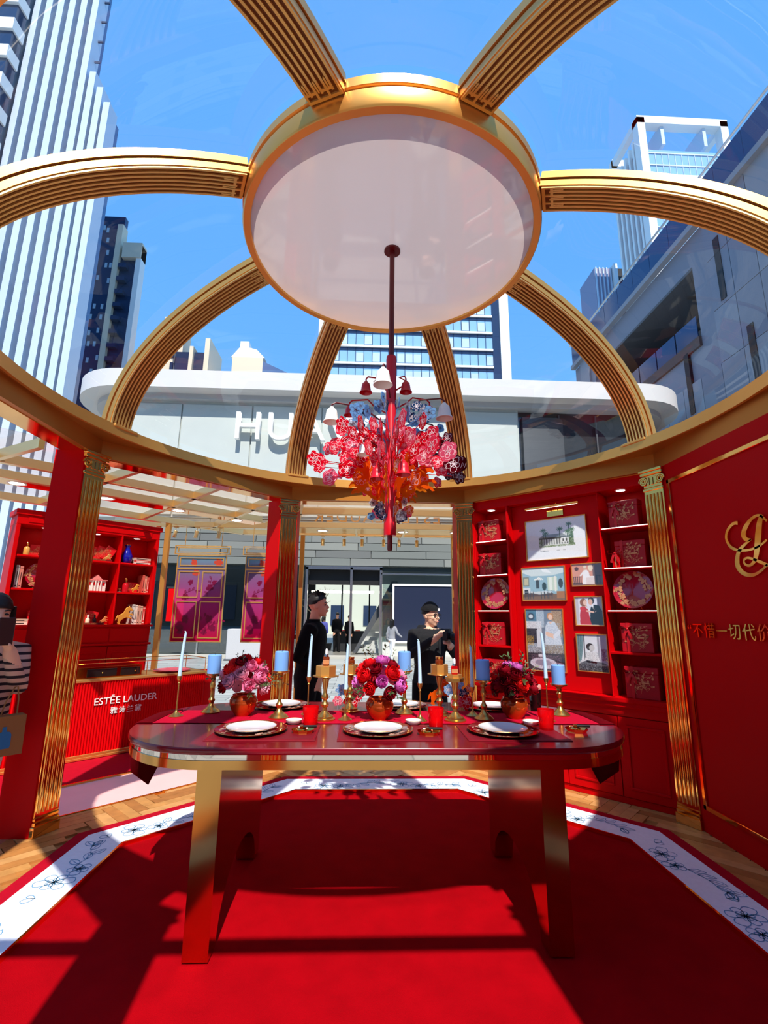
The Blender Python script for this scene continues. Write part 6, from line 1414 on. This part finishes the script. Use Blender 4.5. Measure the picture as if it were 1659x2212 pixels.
t4 = thing('beige_block', 'sunlit beige apartment block with roof tank behind the store', 'building', (-40.5, 96, ZG)); m = MB(); m.box(-6, -1, 0, 8, 0, 61); m.obj('wing', BEI, t4); m = MB(); m.box(-1, 6.0, 1, 9, 0, 57); m.obj('wing', DKG, t4); m = MB(); m.box(-4.5, 0, 2, 6, 57, 66); m.obj('stair_tower', BEI, t4); m = MB(); m.box(2.2, 3.0, .2, 9, 0, 58); m.obj('pier', BEI, t4); m = MB(); m.box(5.4, 6.4, .2, 9, 0, 60); m.obj('pier', BEI, t4)
for z in range(40, 60, 3): m = MB(); m.box(-1.4, -.8, -.3, .2, z, z+1.8); m.obj('window', DKG, t4)
t5 = thing('stepped_roof_block', 'low beige building with stepped roof tower seen just above the store roof', 'building', (-24.6, 92, ZG)); m = MB(); m.box(-9, 9, 0, 8, 0, 49.5); m.obj('block', BEI, t5); m = MB(); m.box(-3.2, 3.0, 0, 6, 49.5, 53.4); m.obj('roof_tower', BEI, t5); m = MB(); m.prism([(-3.5, 53.4), (3.3, 53.4), (1.6, 55.2), (-1.6, 56)], 0, 6, 'y'); m.obj('pitched_top', WHT, t5); m = MB(); m.box(-2.1, -.3, 1, 4, 55.5, 57.6); m.obj('tank', WHT, t5); m = MB(); m.prism([(3, 49.5), (9.6, 49.5), (3, 52.6)], 0, 5, 'y'); m.obj('gable_roof', TGL, t5)
# central glass office block
t6 = thing('glass_office_block', 'broad blue glass office block with white floor lines and white corner piers', 'building', (7.5, 70, ZG)); m = MB(); m.box(-15, 13.6, 0, 14, 0, 57); m.obj('curtain_wall', TGB, t6)
m = MB(); m.box(-15.4, -14.0, -.5, 14, 0, 57.2); m.obj('corner_pier', WHT, t6); m = MB(); m.box(13.6, 15.1, -.5, 14, 0, 57.2); m.obj('corner_pier', WHT, t6); m = MB(); m.box(12.4, 13.6, -.2, 1, 0, 57); m.obj('dark_shaft', DKG, t6)
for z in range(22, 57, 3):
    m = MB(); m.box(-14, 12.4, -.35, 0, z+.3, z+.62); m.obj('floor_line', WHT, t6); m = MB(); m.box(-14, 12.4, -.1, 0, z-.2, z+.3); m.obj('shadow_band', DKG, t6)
wm = MB(); wm.box(0, 1.15, -.06, 0, 0, 1.5); w6 = wm.mesh('window_pane', [WLT]); rr = random.Random(9); c6 = 0
mu = MB(); mu.box(-.04, .04, -.1, 0, 0, 34); mu_me = mu.mesh('mullion', [DKG])
for x in range(20): link('mullion', mu_me, t6, (-13.4+x*1.3, 0, 23))
for z in range(34, 55, 3):
    for x in range(20):
        if rr.random() < .30 and c6 < 140: link('window_pane', w6, t6, (-13.33+x*1.3, 0, z+.9)); c6 += 1
# white framed tower on the right
t7 = thing('framed_tower', 'tall tower with a white open roof frame and blue glass front', 'building', (64, 80, ZG)); m = MB(); m.box(-8, 9.4, .5, 11, 0, 97); m.obj('glass_block', TGB, t7)
for x in (-9.2, 8.6):
    m = MB(); m.box(x, x+1.6, -.6, 1.2, 0, 104); m.obj('frame_pier', WHT, t7)
m = MB(); m.box(-9.2, 10.2, -.6, 1.2, 102.6, 104.4); m.obj('frame_beam', WHT, t7); m = MB(); m.box(-9.2, 10.2, 9.5, 11, 102.6, 104.4); m.obj('frame_beam', WHT, t7)
for x in (-9.2, 9.0): m = MB(); m.box(x, x+1.2, 0, 10, 102.6, 104.2); m.obj('frame_beam', WHT, t7)
for x in (-4, 5): m = MB(); m.box(x, x+.7, 0, 10, 98, 103); m.obj('roof_strut', FINM, t7)
for k in range(6): m = MB(); m.box(-9.0, -8.0, 1.9+k*1.6, 2.5+k*1.6, 0, 100.5-.3*k); m.obj('side_fin', WHT, t7)
m = MB(); m.box(-8.4, -8.0, .5, 11, 0, 98); m.obj('side_wall', M('plum_grey_side', (120, 110, 132), .5), t7)
for z in range(60, 97, 3): m = MB(); m.box(-7.4, 8.6, .35, .5, z, z+.3); m.obj('floor_line', FINM, t7)
for k in range(11): m = MB(); m.box(-7+k*1.4, -6.9+k*1.4, .38, .5, 58, 96); m.obj('mullion', FINM, t7)
for z in (84, 88): m = MB(); m.box(-3.5, 3.5, -1.2, .5, z, z+1.2); m.obj('white_balcony', WHT, t7)
t8 = thing('balcony_tower', 'slim tower with white piers and maroon balconies beside the stone building', 'building', (57, 102, ZG)); m = MB(); m.box(-2.0, 9, 0, 8, 0, 86); m.obj('block', M('violet_grey_facade', (150, 144, 166), .5), t8)
for k in range(5): m = MB(); m.box(-1.9+k*.9, -1.6+k*.9, -.4, 0, 0, 86); m.obj('pale_rib', FINM, t8)
for k in range(6): m = MB(); m.box(5.6+k*.6, 5.8+k*.6, -.4, 0, 0, 86); m.obj('pale_rib', FINM, t8)
m = MB(); m.box(2.3, 3.2, -1.2, 0, 0, 86.5); m.obj('pier', WHT, t8); m = MB(); m.box(3.2, 5.6, -.1, .2, 0, 86); m.obj('dark_recess', BLACK, t8)
for z in range(48, 84, 4): m = MB(); m.box(3.4, 5.4, -1.4, -.1, z, z+1.7); m.obj('balcony', MAR, t8)
# grey stone building along the right of the square
rb_ = thing('stone_building', 'grey stone clad building with a long recessed balcony and glass roof railing', 'building', (16, 0, ZG)); G = -ZG
STN = [M('slate_panel_%d' % i, c, .45, 0, .4) for i, c in enumerate(((128, 134, 146), (118, 124, 138), (136, 142, 152)))]
m = MB(); m.box(.12, 14, 4, 20.6, 0, 20.2+G); m.box(.12, 14, 20.6, 31, 0, 14.8+G); m.box(.12, 14, 20.6, 31, 18.6+G, 20.2+G); m.box(4, 14, 20.6, 31, 14.8+G, 18.6+G); m.box(.12, 14, 31, 34, 0, 20.2+G); m.obj('core', STN[1], rb_)
rr = random.Random(6); ph, pw = 2.6, 1.35; pmesh = {}
for row in range(8):
    y = 6.0
    while y < 33:
        z0 = row*ph; z1 = z0+ph
        if not (y+pw > 20.6 and y < 31 and z1 > 14.8+G and z0 < 18.6+G) and z1 < 20.6+G:
            if 'a' not in pmesh: pmesh['a'] = MB().cbox(0, .12, .012, pw-.012, .012, ph-.012, .006).mesh('stone_panel', [STN[0]])
            link('stone_panel', pmesh['a'], rb_, (rr.choice((0, .005)), y, z0), None, rr.choice(STN))
        y += pw
for y, z in ((12.2, 15.2), (14.6, 9.6), (18.6, 15.5), (17.5, 10.3), (21.5, 11.2), (20.4, 6.2)):
    m = MB(); m.box(-.03, .15, y, y+.34, z+G, z+3.2+G); m.obj('slot_window', BLACK, rb_)
m = MB(); m.box(-.25, .1, 4, 34, 20.2+G, 20.5+G); m.obj('coping', STN[2], rb_)
BGL = M('blue_balustrade_glass', (40, 66, 108), .1, .1, .5)
for k in range(17): m = MB(); m.box(-.2, -.16, 4.2+k*1.74, 5.9+k*1.74, 20.5+G, 22.0+G); m.obj('glass_railing_panel', BGL, rb_)
m = MB(); m.tube([(-.18, 4, 22.25+G), (-.18, 34, 22.25+G)], .06, 8); m.obj('handrail', CHROME, rb_)
for k in range(6): m = MB(); m.box(.1, .14, 20.8+k*1.7, 22.4+k*1.7, 14.8+G, 16.0+G); m.obj('glass_railing_panel', BGL, rb_)
m = MB(); m.box(.1, 4, 20.6, 31, 18.45+G, 18.6+G); m.obj('recess_soffit', GREYD, rb_); m = MB(); m.box(-.02, .12, 20.6, 31, 14.3+G, 14.8+G); m.obj('recess_sill', M('brown_beam', (84, 66, 60), .6), rb_)
def plant_mesh(seed):
    rq = random.Random(seed); m = MB()
    for _ in range(90):
        b = Vector((rq.gauss(0, .35), rq.gauss(0, .35), rq.uniform(0, 1))); d = Vector((rq.uniform(-1, 1), rq.uniform(-1, 1), rq.uniform(-.2, 1))).normalized()*.22; s_ = d.cross(Vector((0, 0, 1)))
        if s_.length < .01: continue
        s_ = s_.normalized()*.07; m.add([tuple(b), tuple(b+d*.5+s_), tuple(b+d), tuple(b+d*.5-s_)], [(0, 1, 2, 3)])
    m.tube([(0, 0, -.2), (0, 0, .6)], .03, 5); return m.mesh('shrub', [GREEN], 0)
pm_ = plant_mesh(1); pm_.transform(Matrix.Scale(.8, 4))
for q, (y, z) in enumerate(((23.5, 14.9), (25.2, 14.9), (27.0, 14.9))):
    tag(link('balcony_shrub', pm_, None, (17.35, y, z+.04), q*1.1), 'leafy green shrub on the recessed balcony of the stone building', 'plant', 'balcony shrubs')

# wall added to brighten the store doorway; unseen building added for mirror reflections
g = thing('added_rear_wall', 'pale wall added beyond the store to brighten the view through its doors', 'building', (0, 46, ZG)); m = MB(); m.box(-14, 14, 0, 2, 0, 6); m.obj('wall', M('pale_green_wall', (190, 194, 178), .7), g)
for k in range(9): m = MB(); m.box(-12+k*3, -10.8+k*3, -.1, 0, .8, 2.6); m.obj('window', DKG, g)
g = thing('reflection_backdrop', 'unseen grey building added behind the viewer for the gold mirror surfaces to reflect', 'building', (0, -34, ZG)); m = MB(); m.box(-70, 70, -12, 0, 0, 22); m.obj('wall', M('backdrop_grey', (120, 112, 104), .7), g)
for k in range(22): m = MB(); m.box(-66+k*6, -61+k*6, 0, .3, 1, 6); m.obj('backdrop_window', DKG, g); m = MB(); m.box(-66+k*6, -61+k*6, 0, .2, 9, 18); m.obj('window', TGL, g)
